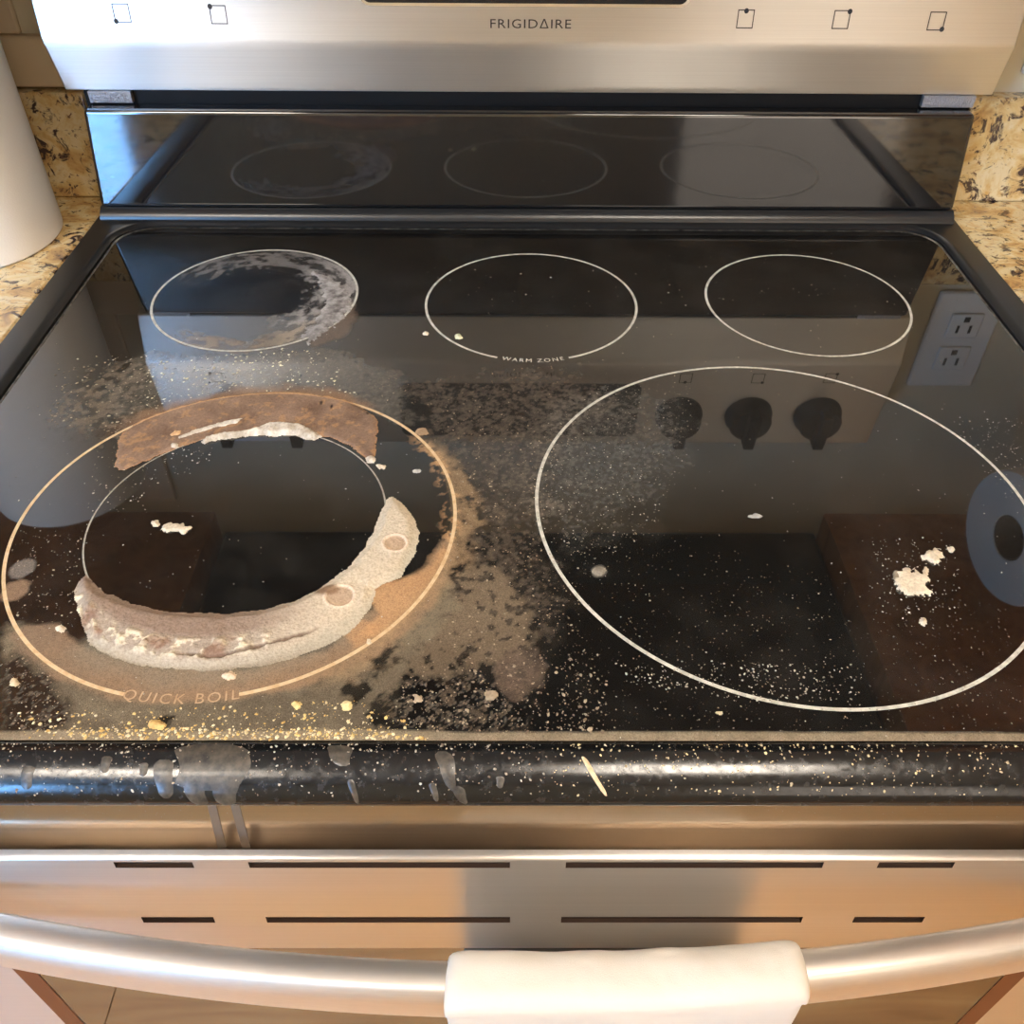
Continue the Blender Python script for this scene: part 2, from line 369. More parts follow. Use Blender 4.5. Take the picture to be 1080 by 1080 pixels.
# open strip following right rail, rear and left rail
path = inner[1:] + [inner[0]]
def off(p, k):
    x, y = p
    if x > GX1-CRAD and y > GY1-CRAD: return None
rows = []
def rail_out(x, y):
    # map an inner outline point to the outer rectangle
    if y <= GY1-CRAD+1e-6: return (0.3805 if x > 0 else -0.3805, y)
    cx = (GX1-CRAD) if x > 0 else (GX0+CRAD); ang = math.atan2(y-(GY1-CRAD), x-cx)
    ax = 0.3805-abs(cx); ay = 0.152-(GY1-CRAD)
    c, s = math.cos(ang), math.sin(ang); t = min(ax/abs(c) if abs(c) > 1e-6 else 9, ay/abs(s) if abs(s) > 1e-6 else 9)
    return (cx+c*t, GY1-CRAD+s*t)
for (x, y) in path:
    ox, oy = rail_out(x, y)
    L = math.hypot(ox-x, oy-y); ux, uy = (ox-x)/L, (oy-y)/L
    row = [(x, y, -0.006), (x, y, 0.0008), (x+ux*0.003, y+uy*0.003, 0.0030), (x+ux*0.006, y+uy*0.006, 0.0036), (ox-ux*0.003, oy-uy*0.003, 0.0030), (ox, oy, 0.000), (ox, oy, -0.03)]
    rows.append([bm.verts.new((a, b, zz(c))) for a, b, c in row])
for a, b in zip(rows[:-1], rows[1:]):
    for i in range(6): bm.faces.new((a[i], a[i+1], b[i+1], b[i]))
o = from_bm('cooktop_frame', bm, TRIM, rg, smooth=True); o.data.set_sharp_from_angle(angle=math.radians(30))
# thin bright seal line around the rear of the glass
bm = bmesh.new(); rows = []
pin = glass_outline(0.0); pout = glass_outline(-0.0030)
for a, b in zip(pin[1:]+[pin[0]], pout[1:]+[pout[0]]):
    rows.append([bm.verts.new((a[0], a[1], zz(-0.0015))), bm.verts.new(((a[0]+b[0])/2, (a[1]+b[1])/2, zz(0.0004))), bm.verts.new((b[0], b[1], zz(-0.0015)))])
for a, b in zip(rows[:-1], rows[1:]):
    for i in range(2): bm.faces.new((a[i], a[i+1], b[i+1], b[i]))
from_bm('glass_seal', bm, SEAL, rg, smooth=True)
# front lip
LIP = [(-0.388, -0.020), (-0.3882, -0.0020), (-0.3890, 0.0004), (-0.3905, 0.0010), (-0.3945, 0.0004), (-0.3985, -0.0010), (-0.4025, -0.0030), (-0.4060, -0.0058), (-0.4090, -0.0090), (-0.4108, -0.0125), (-0.4112, -0.0150), (-0.4100, -0.0172), (-0.4070, -0.0178), (-0.400, -0.0185)]
sweep_x('front_lip', [(y, zz(z)) for y, z in LIP], np.linspace(-0.3805, 0.3805, 12), LIPM, rg, ang=50)

# ---- numpy noise fields and polygon distances for the stains on the glass
_LAT = RNG.random((256, 256))
def vnoise(X, Y, s, seed=0):
    x = X*s + 17.3*seed; y = Y*s + 9.1*seed
    xi = np.floor(x).astype(int); yi = np.floor(y).astype(int); fx = x-xi; fy = y-yi
    fx = fx*fx*(3-2*fx); fy = fy*fy*(3-2*fy)
    g = lambda i, j: _LAT[(i+seed*31) % 256, (j+seed*57) % 256]
    return (g(xi, yi)*(1-fx)+g(xi+1, yi)*fx)*(1-fy) + (g(xi, yi+1)*(1-fx)+g(xi+1, yi+1)*fx)*fy
def fbm(X, Y, s, seed=0, oct=4):
    t = 0; a = 1; n = 0
    for k in range(oct):
        c_, s_ = math.cos(0.7+1.1*k+seed), math.sin(0.7+1.1*k+seed)
        t = t + a*vnoise(X*c_-Y*s_+3.0, X*s_+Y*c_+3.0, s*2**k, seed+k); n += a; a *= 0.55
    return t/n
def poly(pts): return np.array([G(*p) for p in pts])
def sdist(X, Y, pl):
    """signed distance to a polygon, positive inside"""
    d = np.full(X.shape, 1e9); ins = np.zeros(X.shape, bool); n = len(pl)
    for i in range(n):
        ax, ay = pl[i]; bx, by = pl[(i+1) % n]
        ex, ey = bx-ax, by-ay; wx, wy = X-ax, Y-ay
        t = np.clip((wx*ex+wy*ey)/(ex*ex+ey*ey+1e-12), 0, 1)
        d = np.minimum(d, np.hypot(wx-ex*t, wy-ey*t))
        c = (ay > Y) != (by > Y)
        ins ^= c & (X < (bx-ax)*(Y-ay)/(by-ay+1e-12)+ax)
    return np.where(ins, d, -d)
def sstep(a, b, x):
    t = np.clip((x-a)/(b-a), 0, 1); return t*t*(3-2*t)

CIR = dict(RL=(-0.2125, 0.0080, 0.0775), RC=(0.0, 0.0, 0.0805), RR=(0.2130, 0.0038, 0.0770), FL=(-0.1700, -0.2439, 0.1223), FR=(0.1408, -0.2295, 0.1418), FI=(-0.1700, -0.2439, 0.0827))

# ---- the glass: a fine grid that carries the dried film and painted haze as a colour attribute
STEP = 0.0009
gx = np.arange(GX0, GX1+STEP/2, STEP); gy = np.arange(GY0, GY1+STEP/2, STEP)
gx[-1] = GX1; gy[-1] = GY1
X, Y = np.meshgrid(gx, gy)
col = np.zeros(X.shape+(3,)); A = np.zeros(X.shape)
def layer(mk, c):
    global col, A
    mk = np.clip(mk, 0, 1); c = np.asarray(c)
    na = mk + A*(1-mk)
    col = (c*mk[..., None] + col*(A*(1-mk))[..., None]) / np.maximum(na, 1e-6)[..., None]
    A = na
def blend(f, c1, c2): f = np.clip(f, 0, 1)[..., None]; return np.asarray(c1)*(1-f) + np.asarray(c2)*f
nA = fbm(X, Y, 60, 1); nB = fbm(X, Y, 220, 2); nC = fbm(X, Y, 28, 3); nD = fbm(X, Y, 480, 5, 3)

def region(pts, soft=0.004, wob=0.008):
    d = sdist(X, Y, poly(pts)) + (nA-0.5)*wob + (nB-0.5)*wob*0.5
    return sstep(-soft, soft, d)
rFL = np.hypot(X-CIR['FL'][0], Y-CIR['FL'][1]); rFR = np.hypot(X-CIR['FR'][0], Y-CIR['FR'][1]); rRL = np.hypot(X-CIR['RL'][0], Y-CIR['RL'][1])
aFL = np.arctan2(Y-CIR['FL'][1], X-CIR['FL'][0]); aRL = np.arctan2(Y-CIR['RL'][1], X-CIR['RL'][0])
# overall thin dust, plus a pale mid band painting in the wall's reflection
layer(0.012 + 0.04*np.clip(nA*nC*2.4-0.4, 0, 1) + 0.03*sstep(-0.27, -0.20, Y)*sstep(0.02, -0.06, Y), srgb(150, 142, 130))
# grey haze band between the left burners
m1 = region([(150, 372), (215, 375), (300, 372), (360, 365), (420, 400), (440, 440), (400, 440), (380, 425), (300, 412), (200, 425), (130, 450), (105, 440), (125, 400)], 0.008, 0.016)
layer(m1*(0.20+0.4*(nD-0.5)), srgb(150, 142, 126))
m1 = region([(95, 390), (150, 380), (165, 440), (110, 468), (60, 440)], 0.008, 0.018)
layer(m1*sstep(0.42, 0.62, nB)*0.55, srgb(120, 106, 88))
# speckled haze between the front burners
m1 = region([(425, 405), (600, 390), (650, 420), (590, 470), (575, 560), (600, 640), (575, 690), (520, 700), (430, 700), (470, 620), (490, 560), (482, 480)], 0.014, 0.03)
layer(m1*(0.09+0.22*sstep(0.42, 0.66, nD)+0.14*sstep(0.5, 0.62, nB)), srgb(116, 102, 86))
m1 = region([(575, 440), (640, 410), (720, 415), (720, 480), (680, 540), (600, 580), (570, 540)], 0.018, 0.03)
layer(m1*(0.05+0.09*sstep(0.45, 0.7, nD)), srgb(170, 164, 150))
# speckled brown patch right of the front left burner
m1 = region([(470, 600), (520, 590), (555, 640), (560, 680), (545, 690), (510, 700), (488, 700), (470, 715), (425, 715), (400, 700), (420, 670), (450, 640)], 0.004, 0.014)
hole = sstep(0.35, 0.42, nB)
layer(m1*(0.12+0.68*hole), blend(nC, srgb(92, 78, 60), srgb(132, 114, 90)))
# olive film below the burner, down to the front edge
m1 = region([(5, 655), (40, 665), (100, 700), (180, 725), (260, 725), (340, 700), (420, 650), (470, 600), (480, 640), (440, 690), (425, 720), (420, 745), (400, 760), (430, 772), (470, 778), (430, 800), (0, 800)], 0.003, 0.008)
m2 = region([(0, 700), (25, 690), (50, 712), (70, 740), (78, 760), (55, 772), (0, 778)], 0.004, 0.014)
spots = np.zeros(X.shape)
for (px, py, r) in ((403, 695, 0.0075), (374, 728, 0.006), (412, 748, 0.010), (418, 756, 0.010), (175, 760, 0.003)):
    gxp, gyp = G(px, py); spots = np.maximum(spots, sstep(0.0015, -0.0015, np.hypot(X-gxp, Y-gyp)-r+(nB-0.5)*0.012))
film = m1*(1-m2)*(1-0.85*spots)
layer(film*(0.80+0.4*(nB-0.5)), blend(nA*1.3-0.15, srgb(92, 82, 66), srgb(134, 120, 96)))
layer(m2*(sstep(0.05, 0.02, np.abs(nB-0.5))*0.4+0.05), srgb(120, 108, 92))
# dried strip along the front edge
ex = G(540, 781)[1]
edge = GY0 + 0.0035 + 0.003*fbm(X, Y*0, 30, 8) - 0.0022*sstep(0.05, 0.33, X)
layer(sstep(edge+0.0008, edge-0.0008, Y)*0.88, blend(nB, srgb(120, 106, 84), srgb(164, 148, 122)))
# black crumbly zone right of the film keeps fine residue
m1 = region([(400, 712), (470, 712), (545, 690), (560, 740), (560, 775), (430, 770), (398, 755)], 0.008, 0.02)
layer(m1*(sstep(0.05, 0.02, np.abs(nB-0.5))*0.5+sstep(0.60, 0.68, nB)*0.4), srgb(112, 96, 78))
gxp, gyp = G(547, 707)
layer(sstep(0.002, -0.002, np.hypot((X-gxp)*1.0, (Y-gyp)*0.8)-0.012+(nA-0.5)*0.02)*0.6, blend(nB, srgb(80, 66, 54), srgb(116, 98, 82)))
# brown film inside the front left ring
m1 = region([(12, 668), (30, 660), (60, 662), (85, 680), (100, 690), (160, 706), (260, 706), (345, 684), (372, 664), (395, 640), (400, 620), (424, 612), (446, 600), (462, 575), (478, 560), (482, 585), (455, 640), (400, 690), (330, 722), (250, 738), (180, 742), (120, 738), (60, 715), (25, 690)], 0.0022, 0.005)
layer(m1*(0.82+0.3*(nB-0.5)), blend(sstep(-0.16, -0.28, X)*0.5+nA*0.5, srgb(156, 124, 92), srgb(128, 106, 86)))
# grey veil at the foot of the crust
m1 = region([(95, 672), (150, 690), (230, 698), (320, 684), (372, 658), (392, 640), (385, 662), (340, 695), (260, 722), (170, 724), (100, 706), (70, 688)], 0.006, 0.006)
layer(m1*0.6, srgb(138, 126, 106))
# peach patch
m1 = region([(392, 620), (410, 612), (440, 606), (454, 596), (468, 575), (474, 585), (455, 625), (425, 655), (400, 672), (380, 668), (402, 648), (392, 636)], 0.002, 0.004)
layer(m1*0.92, blend(nA*0.9, srgb(172, 128, 86), srgb(200, 160, 116)))
m1 = region([(368, 658), (385, 655), (402, 660), (396, 676), (376, 682), (365, 670)], 0.002, 0.003)
layer(m1*0.6, srgb(192, 146, 100))
# tan fringe outside the right of the front left ring
dr = rFL - CIR['FL'][2]
ang = sstep(-1.15, -0.9, aFL)*sstep(0.75, 0.45, aFL)
fr = ang*sstep(-0.004, 0.001, dr)*sstep(0.016, 0.004, dr+(nA-0.5)*0.022)*sstep(0.30, 0.50, nB+0.25*(1-dr/0.012))
layer(fr*0.6, blend(nB, srgb(112, 90, 66), srgb(184, 152, 112)))
ang = sstep(-0.35, -0.1, aFL)*sstep(0.8, 0.5, aFL)
layer(ang*sstep(-0.012, -0.001, dr)*sstep(0.006, 0.0, dr)*sstep(0.50, 0.62, nB)*0.7, srgb(190, 146, 100))
# tan fringe above the top of the ring
ang = sstep(0.95, 1.15, aFL)*sstep(2.6, 2.2, aFL)
layer(ang*sstep(-0.003, 0.001, dr)*sstep(0.012, 0.002, dr+(nA-0.5)*0.016)*sstep(0.30, 0.5, nB+0.2)*0.75, srgb(140, 106, 76))
# rear left burner: grey ash rings
q_ = rRL/CIR['RL'][2]
nP = fbm(aRL*0.035+1.0, rRL, 230, 14)
wob = (nA-0.5)*0.20+(nP-0.5)*0.2
top = sstep(0.55, 0.72, q_+wob)*sstep(1.02, 0.96, q_)
angr = sstep(2.9, 2.3, np.abs(aRL-0.6))
layer(top*sstep(-0.2, 0.35, aRL)*sstep(3.0, 2.3, aRL)*(0.08+0.42*sstep(0.4, 0.66, nP)), srgb(136, 130, 124))
right = sstep(0.42, 0.66, q_+wob)*sstep(1.03, 0.97, q_)*sstep(-1.35, -0.8, aRL)*sstep(1.2, 0.5, aRL)
layer(right*(0.15+0.65*sstep(0.36, 0.66, nP)), blend(nP, srgb(112, 106, 102), srgb(176, 170, 162)))
low = sstep(0.72, 0.86, q_+wob*0.5)*sstep(1.06, 0.98, q_+wob*0.3)*sstep(0.1, -0.6, aRL)*sstep(-2.5, -1.9, aRL)
layer(low*(0.15+0.4*sstep(0.4, 0.62, nP)), blend(nA, srgb(132, 108, 82), srgb(170, 150, 120)))
m1 = region([(330, 345), (372, 320), (378, 335), (360, 358), (330, 366)], 0.004, 0.012)
layer(m1*0.5, srgb(120, 100, 82))
# pale round watermarks at the far left
for (px, py, rx, c) in ((23, 600, 0.0062, (132, 122, 112)), (16, 623, 0.0068, (150, 122, 96)), (398, 665, 0.0, (0, 0, 0)), (632, 602, 0.004, (120, 112, 100))):
    if rx == 0: continue
    gxp, gyp = G(px, py); layer(sstep(0.0012, -0.0012, np.hypot(X-gxp, (Y-gyp)*0.9)-rx+(nB-0.5)*0.003)*0.7, srgb(*c))
# trim the corners of the grid to the rounded outline
cx = np.abs(X)-(GX1-CRAD); cy = Y-(GY1-CRAD)
keep_v = ~((cx > 0) & (cy > 0) & (np.hypot(cx, cy) > CRAD))
def grid_mesh(name, X, Y, Z, keep_v, colA, M, parent):
    h, w = X.shape
    idx = np.arange(h*w).reshape(h, w)
    q = np.stack([idx[:-1, :-1], idx[:-1, 1:], idx[1:, 1:], idx[1:, :-1]], -1).reshape(-1, 4)
    ok = keep_v.reshape(-1)[q].all(1); q = q[ok]
    used = np.unique(q); remap = np.full(h*w, -1); remap[used] = np.arange(len(used)); q = remap[q]
    co = np.stack([X.reshape(-1)[used], Y.reshape(-1)[used], Z.reshape(-1)[used]], -1)
    me = bpy.data.meshes.new(name)
    me.vertices.add(len(co)); me.vertices.foreach_set('co', co.astype(np.float32).ravel())
    me.loops.add(q.size); me.loops.foreach_set('vertex_index', q.astype(np.int32).ravel())
    me.polygons.add(len(q)); me.polygons.foreach_set('loop_start', np.arange(0, q.size, 4, dtype=np.int32))
    me.polygons.foreach_set('use_smooth', np.ones(len(q), bool))
    me.update(calc_edges=True)
    at = me.color_attributes.new('stain', 'FLOAT_COLOR', 'POINT')
    at.data.foreach_set('color', colA.reshape(-1, 4)[used].astype(np.float32).ravel())
    return link(name, me, M, parent)
GLASS = mat('black_ceramic_glass', (0.0035, 0.0033, 0.0032), 0.025, IOR=2.0)
at = nd(GLASS, 'ShaderNodeAttribute', attribute_name='stain')
dirt = nd(GLASS, 'ShaderNodeBsdfPrincipled'); dirt.inputs['Roughness'].default_value = 0.55; dirt.inputs['Specular IOR Level'].default_value = 0.35
v = coords(GLASS); nz = noise(GLASS, v, 900, 4, 0.65); nz2 = noise(GLASS, v, 2200, 2, 0.6)
cm = nd(GLASS, 'ShaderNodeMixRGB', blend_type='MULTIPLY'); cm.inputs[0].default_value = 0.7
lk(GLASS, at.outputs['Color'], cm.inputs[1]); lk(GLASS, ramp(GLASS, nz, [(0.25, (0.55, 0.55, 0.55)), (0.6, (1.1, 1.1, 1.1))]), cm.inputs[2])
lk(GLASS, cm.outputs[0], dirt.inputs['Base Color'])
bd = nd(GLASS, 'ShaderNodeBump'); bd.inputs['Strength'].default_value = 0.35; bd.inputs['Distance'].default_value = 0.0006; lk(GLASS, nz, bd.inputs['Height']); lk(GLASS, bd.outputs[0], dirt.inputs['Normal'])
mm = nd(GLASS, 'ShaderNodeMath', operation='MULTIPLY_ADD')     # break the film up: alpha + (noise-0.5)*k*alpha
sb = nd(GLASS, 'ShaderNodeMath', operation='MULTIPLY_ADD'); lk(GLASS, nz2, sb.inputs[0]); sb.inputs[1].default_value = 2.2; sb.inputs[2].default_value = -0.1
lk(GLASS, at.outputs['Alpha'], mm.inputs[0]); lk(GLASS, sb.outputs[0], mm.inputs[1]); mm.inputs[2].default_value = 0.0; mm.use_clamp = True
mxs = nd(GLASS, 'ShaderNodeMixShader'); lk(GLASS, mm.outputs[0], mxs.inputs[0]); lk(GLASS, P(GLASS).outputs[0], mxs.inputs[1]); lk(GLASS, dirt.outputs[0], mxs.inputs[2])
lk(GLASS, mxs.outputs[0], GLASS.node_tree.nodes['Material Output'].inputs[0])
glass = grid_mesh('cooktop_glass', X, Y, np.full(X.shape, Z0), keep_v, np.concatenate([col, A[..., None]], -1), GLASS, rg)
glass['label'] = 'black ceramic glass dulled by dried grey-brown spills'

# ---- printed rings and lettering on the glass
def arc_ring(name, key, w, M, gaps=()):
    cx, cy, R = CIR[key]; n = 256; z = Z0+0.00012; bm = bmesh.new(); prev = None
    def gap(a): return any(g0 < a < g1 for g0, g1 in gaps)
    first = None
    for k in range(n+1):
        a = 2*math.pi*k/n - math.pi
        if gap(a): prev = None; continue
        r = [bm.verts.new((cx+rr_*math.cos(a), cy+rr_*math.sin(a), z)) for rr_ in (R-w/2, R+w/2)]
        if prev: bm.faces.new((prev[0], prev[1], r[1], r[0]))
        prev = r
    return from_bm(name, bm, M, glass)
ringgap = lambda key, p0, p1: (math.atan2(G(*p0)[1]-CIR[key][1], G(*p0)[0]-CIR[key][0]), math.atan2(G(*p1)[1]-CIR[key][1], G(*p1)[0]-CIR[key][0]))
gRC = ringgap('RC', (525, 378.5), (599, 378.5)); gFL = ringgap('FL', (132, 733), (250, 733))
arc_ring('burner_ring', 'RL', 0.0019, RING); arc_ring('burner_ring', 'RC', 0.0019, RING, [gRC]); arc_ring('burner_ring', 'RR', 0.0019, RING)
arc_ring('burner_ring', 'FR', 0.0020, RING); arc_ring('burner_ring', 'FL', 0.0020, RING_TAN, [gFL]); arc_ring('burner_ring', 'FI', 0.0010, RING_THIN)
def text_mesh(s, size, spacing=1.0):
    c = bpy.data.curves.new('txt', 'FONT'); c.body = s; c.size = size; c.align_x = 'CENTER'; c.align_y = 'CENTER'; c.space_character = spacing; c.resolution_u = 3
    o = bpy.data.objects.new('txt', c); COL.objects.link(o); bpy.context.view_layer.update()
    me = bpy.data.meshes.new_from_object(o.evaluated_get(bpy.context.evaluated_depsgraph_get()))
    bpy.data.objects.remove(o); bpy.data.curves.remove(c); return me
def arc_text(name, s, key, g, size, M, spacing):
    me = text_mesh(s, size, spacing); cx, cy, R = CIR[key]; mid = (g[0]+g[1])/2
    for v_ in me.vertices:
        a = mid + v_.co.x/R; r = R - v_.co.y
        v_.co = (cx+r*math.cos(a), cy+r*math.sin(a), Z0+0.00014)
    return link(name, me, M, glass)
arc_text('warm_zone_lettering', 'WARM ZONE', 'RC', gRC, 0.0062, RING, 1.25)
arc_text('quick_boil_lettering', 'QUICK BOIL', 'FL', gFL, 0.0082, TXT_TAN, 1.25)

# ---- burnt crusts: raised irregular heaps
CRUST = mat('burnt_crust', (0.5, 0.4, 0.3), 0.8, spec=0.25)
at = nd(CRUST, 'ShaderNodeAttribute', attribute_name='stain'); v = coords(CRUST); nz = noise(CRUST, v, 700, 5, 0.65); nz3 = noise(CRUST, v, 160, 4, 0.6)
cm = nd(CRUST, 'ShaderNodeMixRGB', blend_type='MULTIPLY'); cm.inputs[0].default_value = 0.75; lk(CRUST, at.outputs['Color'], cm.inputs[1])
lk(CRUST, ramp(CRUST, nz, [(0.28, (0.62, 0.60, 0.58)), (0.6, (1.08, 1.08, 1.08))]), cm.inputs[2]); lk(CRUST, cm.outputs[0], P(CRUST).inputs['Base Color'])
bump(CRUST, nz, 0.6, 0.0012)
def crust(name, pts, hmax, rim, colf, wob=0.003, step=0.0006, rough=0.35, label=None, hf=None):
    pl = poly(pts); x0, y0 = pl.min(0)-0.004; x1, y1 = pl.max(0)+0.004
    X, Y = np.meshgrid(np.arange(x0, x1, step), np.arange(y0, y1, step))
    nb = fbm(X, Y, 220, 21); na = fbm(X, Y, 70, 23); nf = fbm(X, Y, 420, 27, 3)
    d = sdist(X, Y, pl) + (nb-0.5)*wob
    h = hmax*sstep(0, rim, d)*(1-rough+2*rough*(0.6*na+0.4*nb)) + hmax*0.25*(nf-0.5)*sstep(0, rim*0.5, d)
    if hf is not None: h = hf(X, Y, d, h, na, nb)
    Z = Z0 + 0.00016 + np.maximum(h, 0)
    c = colf(X, Y, d, na, nb, nf)
    o = grid_mesh(name, X, Y, Z, d > -0.0002, np.concatenate([c, np.ones(X.shape+(1,))], -1), CRUST, glass)
    if label: o['label'] = label
    return o
LOW = [(83, 613), (90, 607), (97, 611), (110, 624), (140, 636), (170, 644), (200, 647), (240, 647), (280, 643), (310, 634), (335, 622), (352, 610), (370, 596), (384, 578), (394, 560), (401, 541), (408, 527), (415, 523), (424, 530), (436, 545), (443, 562), (440, 580), (430, 597), (424, 609), (412, 614), (396, 622), (393, 640), (370, 667), (345, 682), (310, 695), (270, 704), (230, 708), (190, 707), (150, 703), (120, 694), (95, 682), (88, 660), (81, 640), (78, 624)]
B1 = G(417, 576); B2 = G(359, 632)
def low_col(X, Y, d, na, nb, nf):
    r = np.hypot(X-CIR['FL'][0], Y-CIR['FL'][1]); a = np.arctan2(Y-CIR['FL'][1], X-CIR['FL'][0])
    t = (r-0.0835)/0.0225                                   # 0 at the inner edge, 1 at the outer one
    right = sstep(-1.5, -0.7, a)
    c = blend(right, srgb(170, 154, 136), srgb(206, 190, 164))
    c = c*(1-sstep(0.35, 0.0, t)[..., None]*(1-right[..., None])) + np.asarray(srgb(146, 124, 106))*(sstep(0.35, 0.0, t)*(1-right))[..., None]
    mid = sstep(0.15, 0.35, t)*sstep(0.85, 0.6, t)*(1-sstep(-1.35, -1.0, a))
    c = blend(mid*sstep(0.45, 0.56, nb), c, srgb(226, 212, 184))
    c = blend(mid*sstep(0.56, 0.66, na)*0.8, c, srgb(132, 98, 78))
    out = sstep(0.6, 0.95, t)
    c = blend(out*0.7, c, srgb(182, 172, 150)); c = blend(sstep(0.85, 1.1, t)*0.75*(1-right), c, srgb(134, 120, 100))
    crack = sstep(0.0012, 0.0004, np.abs(r-0.0975-(na-0.5)*0.008))*sstep(-1.75, -1.55, a)*sstep(-0.9, -1.05, a)
    c = blend(crack*0.85, c, srgb(104, 82, 66))
    for (bx, by), rr_ in ((B1, 0.0066), (B2, 0.0076)):
        q = np.hypot(X-bx, Y-by)
        c = blend(sstep(rr_, rr_-0.001, q), c, srgb(186, 160, 132)); c = blend(sstep(0.0012, 0.0004, np.abs(q-rr_)), c, srgb(228, 206, 180))
    tb = G(345, 625); c = blend(sstep(0.006, 0.003, np.hypot((X-tb[0])*0.7, (Y-tb[1])*1.2)), c, srgb(140, 112, 86))
    return c
def low_h(X, Y, d, h, na, nb):
    r = np.hypot(X-CIR['FL'][0], Y-CIR['FL'][1]); a = np.arctan2(Y-CIR['FL'][1], X-CIR['FL'][0]); t = (r-0.0835)/0.0225
    ridge = 1.0 - 0.75*sstep(0.45, 1.05, t)
    h = h*ridge
    h = h + 0.0012*sstep(0.5, 0.62, nb)*sstep(0.15, 0.35, t)*sstep(0.85, 0.6, t)*(1-sstep(-1.35, -1.0, a))
    h = h - 0.0012*sstep(0.0012, 0.0004, np.abs(r-0.0975-(na-0.5)*0.008))*sstep(-1.75, -1.55, a)*sstep(-0.9, -1.05, a)
    for (bx, by), rr_ in ((B1, 0.0066), (B2, 0.0076)):
        q = np.hypot(X-bx, Y-by); h = h - 0.0005*sstep(rr_, rr_-0.001, q) + 0.0005*sstep(0.0012, 0.0004, np.abs(q-rr_))
    return h
crust('burnt_crust', LOW, 0.0026, 0.006, low_col, 0.0022, 0.0006, 0.25, 'thick cream and tan burnt crust along the front of the burner', low_h)
UP = [(121, 492), (124, 466), (132, 454), (150, 443), (180, 431), (220, 421), (260, 415), (300, 413), (330, 415), (360, 421), (382, 429), (398, 442), (399, 456), (396, 480), (389, 488), (382, 480), (370, 472), (352, 464), (335, 459), (300, 456), (270, 457), (240, 460), (215, 464), (192, 471), (165, 482), (142, 492), (126, 498)]
def up_col(X, Y, d, na, nb, nf):
    c = blend(na*1.4-0.2, srgb(108, 84, 66), srgb(156, 128, 106)); c = blend(sstep(0.58, 0.7, nb)*0.5, c, srgb(186, 142, 96))
    sp = np.zeros(X.shape)
    for (px, py) in ((339, 426), (350, 430), (160, 436), (388, 436)):
        a, b = G(px, py); sp = np.maximum(sp, sstep(0.002, 0.0006, np.hypot((X-a)*1.4, (Y-b)*0.6)))
    c = blend(sp, c, srgb(40, 26, 18))
    rr_ = np.hypot(X-CIR['FL'][0], Y-CIR['FL'][1])-CIR['FL'][2]
    c = blend(sstep(0.0013, 0.0008, np.abs(rr_))*0.85, c, srgb(214, 170, 122))     # the printed ring shows through
    return blend(sstep(0.0016, 0.0, d)*0.7, c, srgb(176, 132, 90))
crust('brown_crust', UP, 0.0009, 0.003, up_col, 0.003, 0.0007, 0.3, 'flat brown burnt crust along the rear of the burner')
def white_col(X, Y, d, na, nb, nf): return blend(nb*1.5-0.3, srgb(168, 150, 126), srgb(232, 222, 204))
crust('ash_ridge', [(211, 466), (216, 461), (235, 457), (255, 455), (270, 452), (284, 447), (300, 446), (318, 448), (330, 453), (340, 461), (333, 465), (322, 464), (312, 460), (300, 459), (285, 461), (268, 459), (250, 463), (232, 464), (216, 469)], 0.0030, 0.0035, white_col, 0.003, 0.0006, 0.4, 'white ash ridge')
crust('ash_ridge', [(184, 462), (210, 452), (240, 444), (262, 440), (250, 448), (225, 454), (200, 462), (188, 466)], 0.0014, 0.002, white_col, 0.003, 0.0006, 0.4, 'pale ash streak')
crust('ash_flake', [(176, 460), (184, 455), (194, 454), (192, 460), (180, 463)], 0.0016, 0.002, lambda X, Y, d, na, nb, nf: blend(nb, srgb(206, 160, 110), srgb(226, 190, 146)), 0.0016)
crust('ash_flake', [(178, 470), (184, 467), (190, 469), (188, 473), (180, 474)], 0.0020, 0.002, white_col, 0.0016)
crust('ash_flake', [(385, 483), (392, 480), (397, 484), (394, 489), (387, 489)], 0.0016, 0.002, white_col, 0.0016)
RLC = [(318, 355), (326, 342), (338, 335), (345, 318), (338, 300), (330, 288), (345, 292), (360, 300), (370, 315), (368, 328), (352, 345), (336, 356), (326, 362)]
crust('ash_ridge', RLC, 0.0008, 0.003, lambda X, Y, d, na, nb, nf: blend(nb*1.8-0.4, srgb(96, 90, 86), srgb(178, 172, 166)), 0.012, 0.0007, 0.5, 'grey ash deposit on the rear left burner')
# separate dried blots
def blot(px, py, rx, ry, c1, c2, h=0.0012, wob=0.004, name='dried_blot', label=None):
    pts = [(px+rx*math.cos(a), py+ry*math.sin(a)) for a in np.linspace(0, 2*math.pi, 18, endpoint=False)]
    o = crust(name, pts, h, 0.002, lambda X, Y, d, na, nb, nf: blend(nb*1.6-0.3, srgb(*c1), srgb(*c2)), wob, 0.0005, 0.4)
    if label: o['label'] = label
CRM = ((196, 178, 150), (232, 218, 192))
blot(963, 616, 17, 15, *CRM, 0.0016, 0.016, label='white dried blot on the front right burner'); blot(984, 586, 10, 8, *CRM, 0.0016, 0.007); blot(974, 655, 4.5, 4.5, *CRM); blot(1004, 580, 3, 4, *CRM); blot(957, 603, 6, 6, *CRM, 0.001, 0.006)
blot(976, 601, 4, 7, *CRM, 0.001, 0.005); blot(945, 607, 5, 5, (120, 108, 92), (170, 156, 132), 0.0006, 0.006)
blot(185, 557, 16, 6, *CRM, 0.0012, 0.007); blot(164, 553, 5, 3.5, *CRM); blot(797, 545, 8, 2.5, (150, 146, 138), (186, 182, 172), 0.0005, 0.003)
blot(243, 713, 8, 4, (206, 176, 142), (230, 206, 176), 0.0012); blot(65, 664, 5, 4, *CRM); blot(402, 493, 5, 3, *CRM); blot(440, 497, 5, 2.6, (170, 166, 158), (200, 196, 188), 0.0006, 0.002)
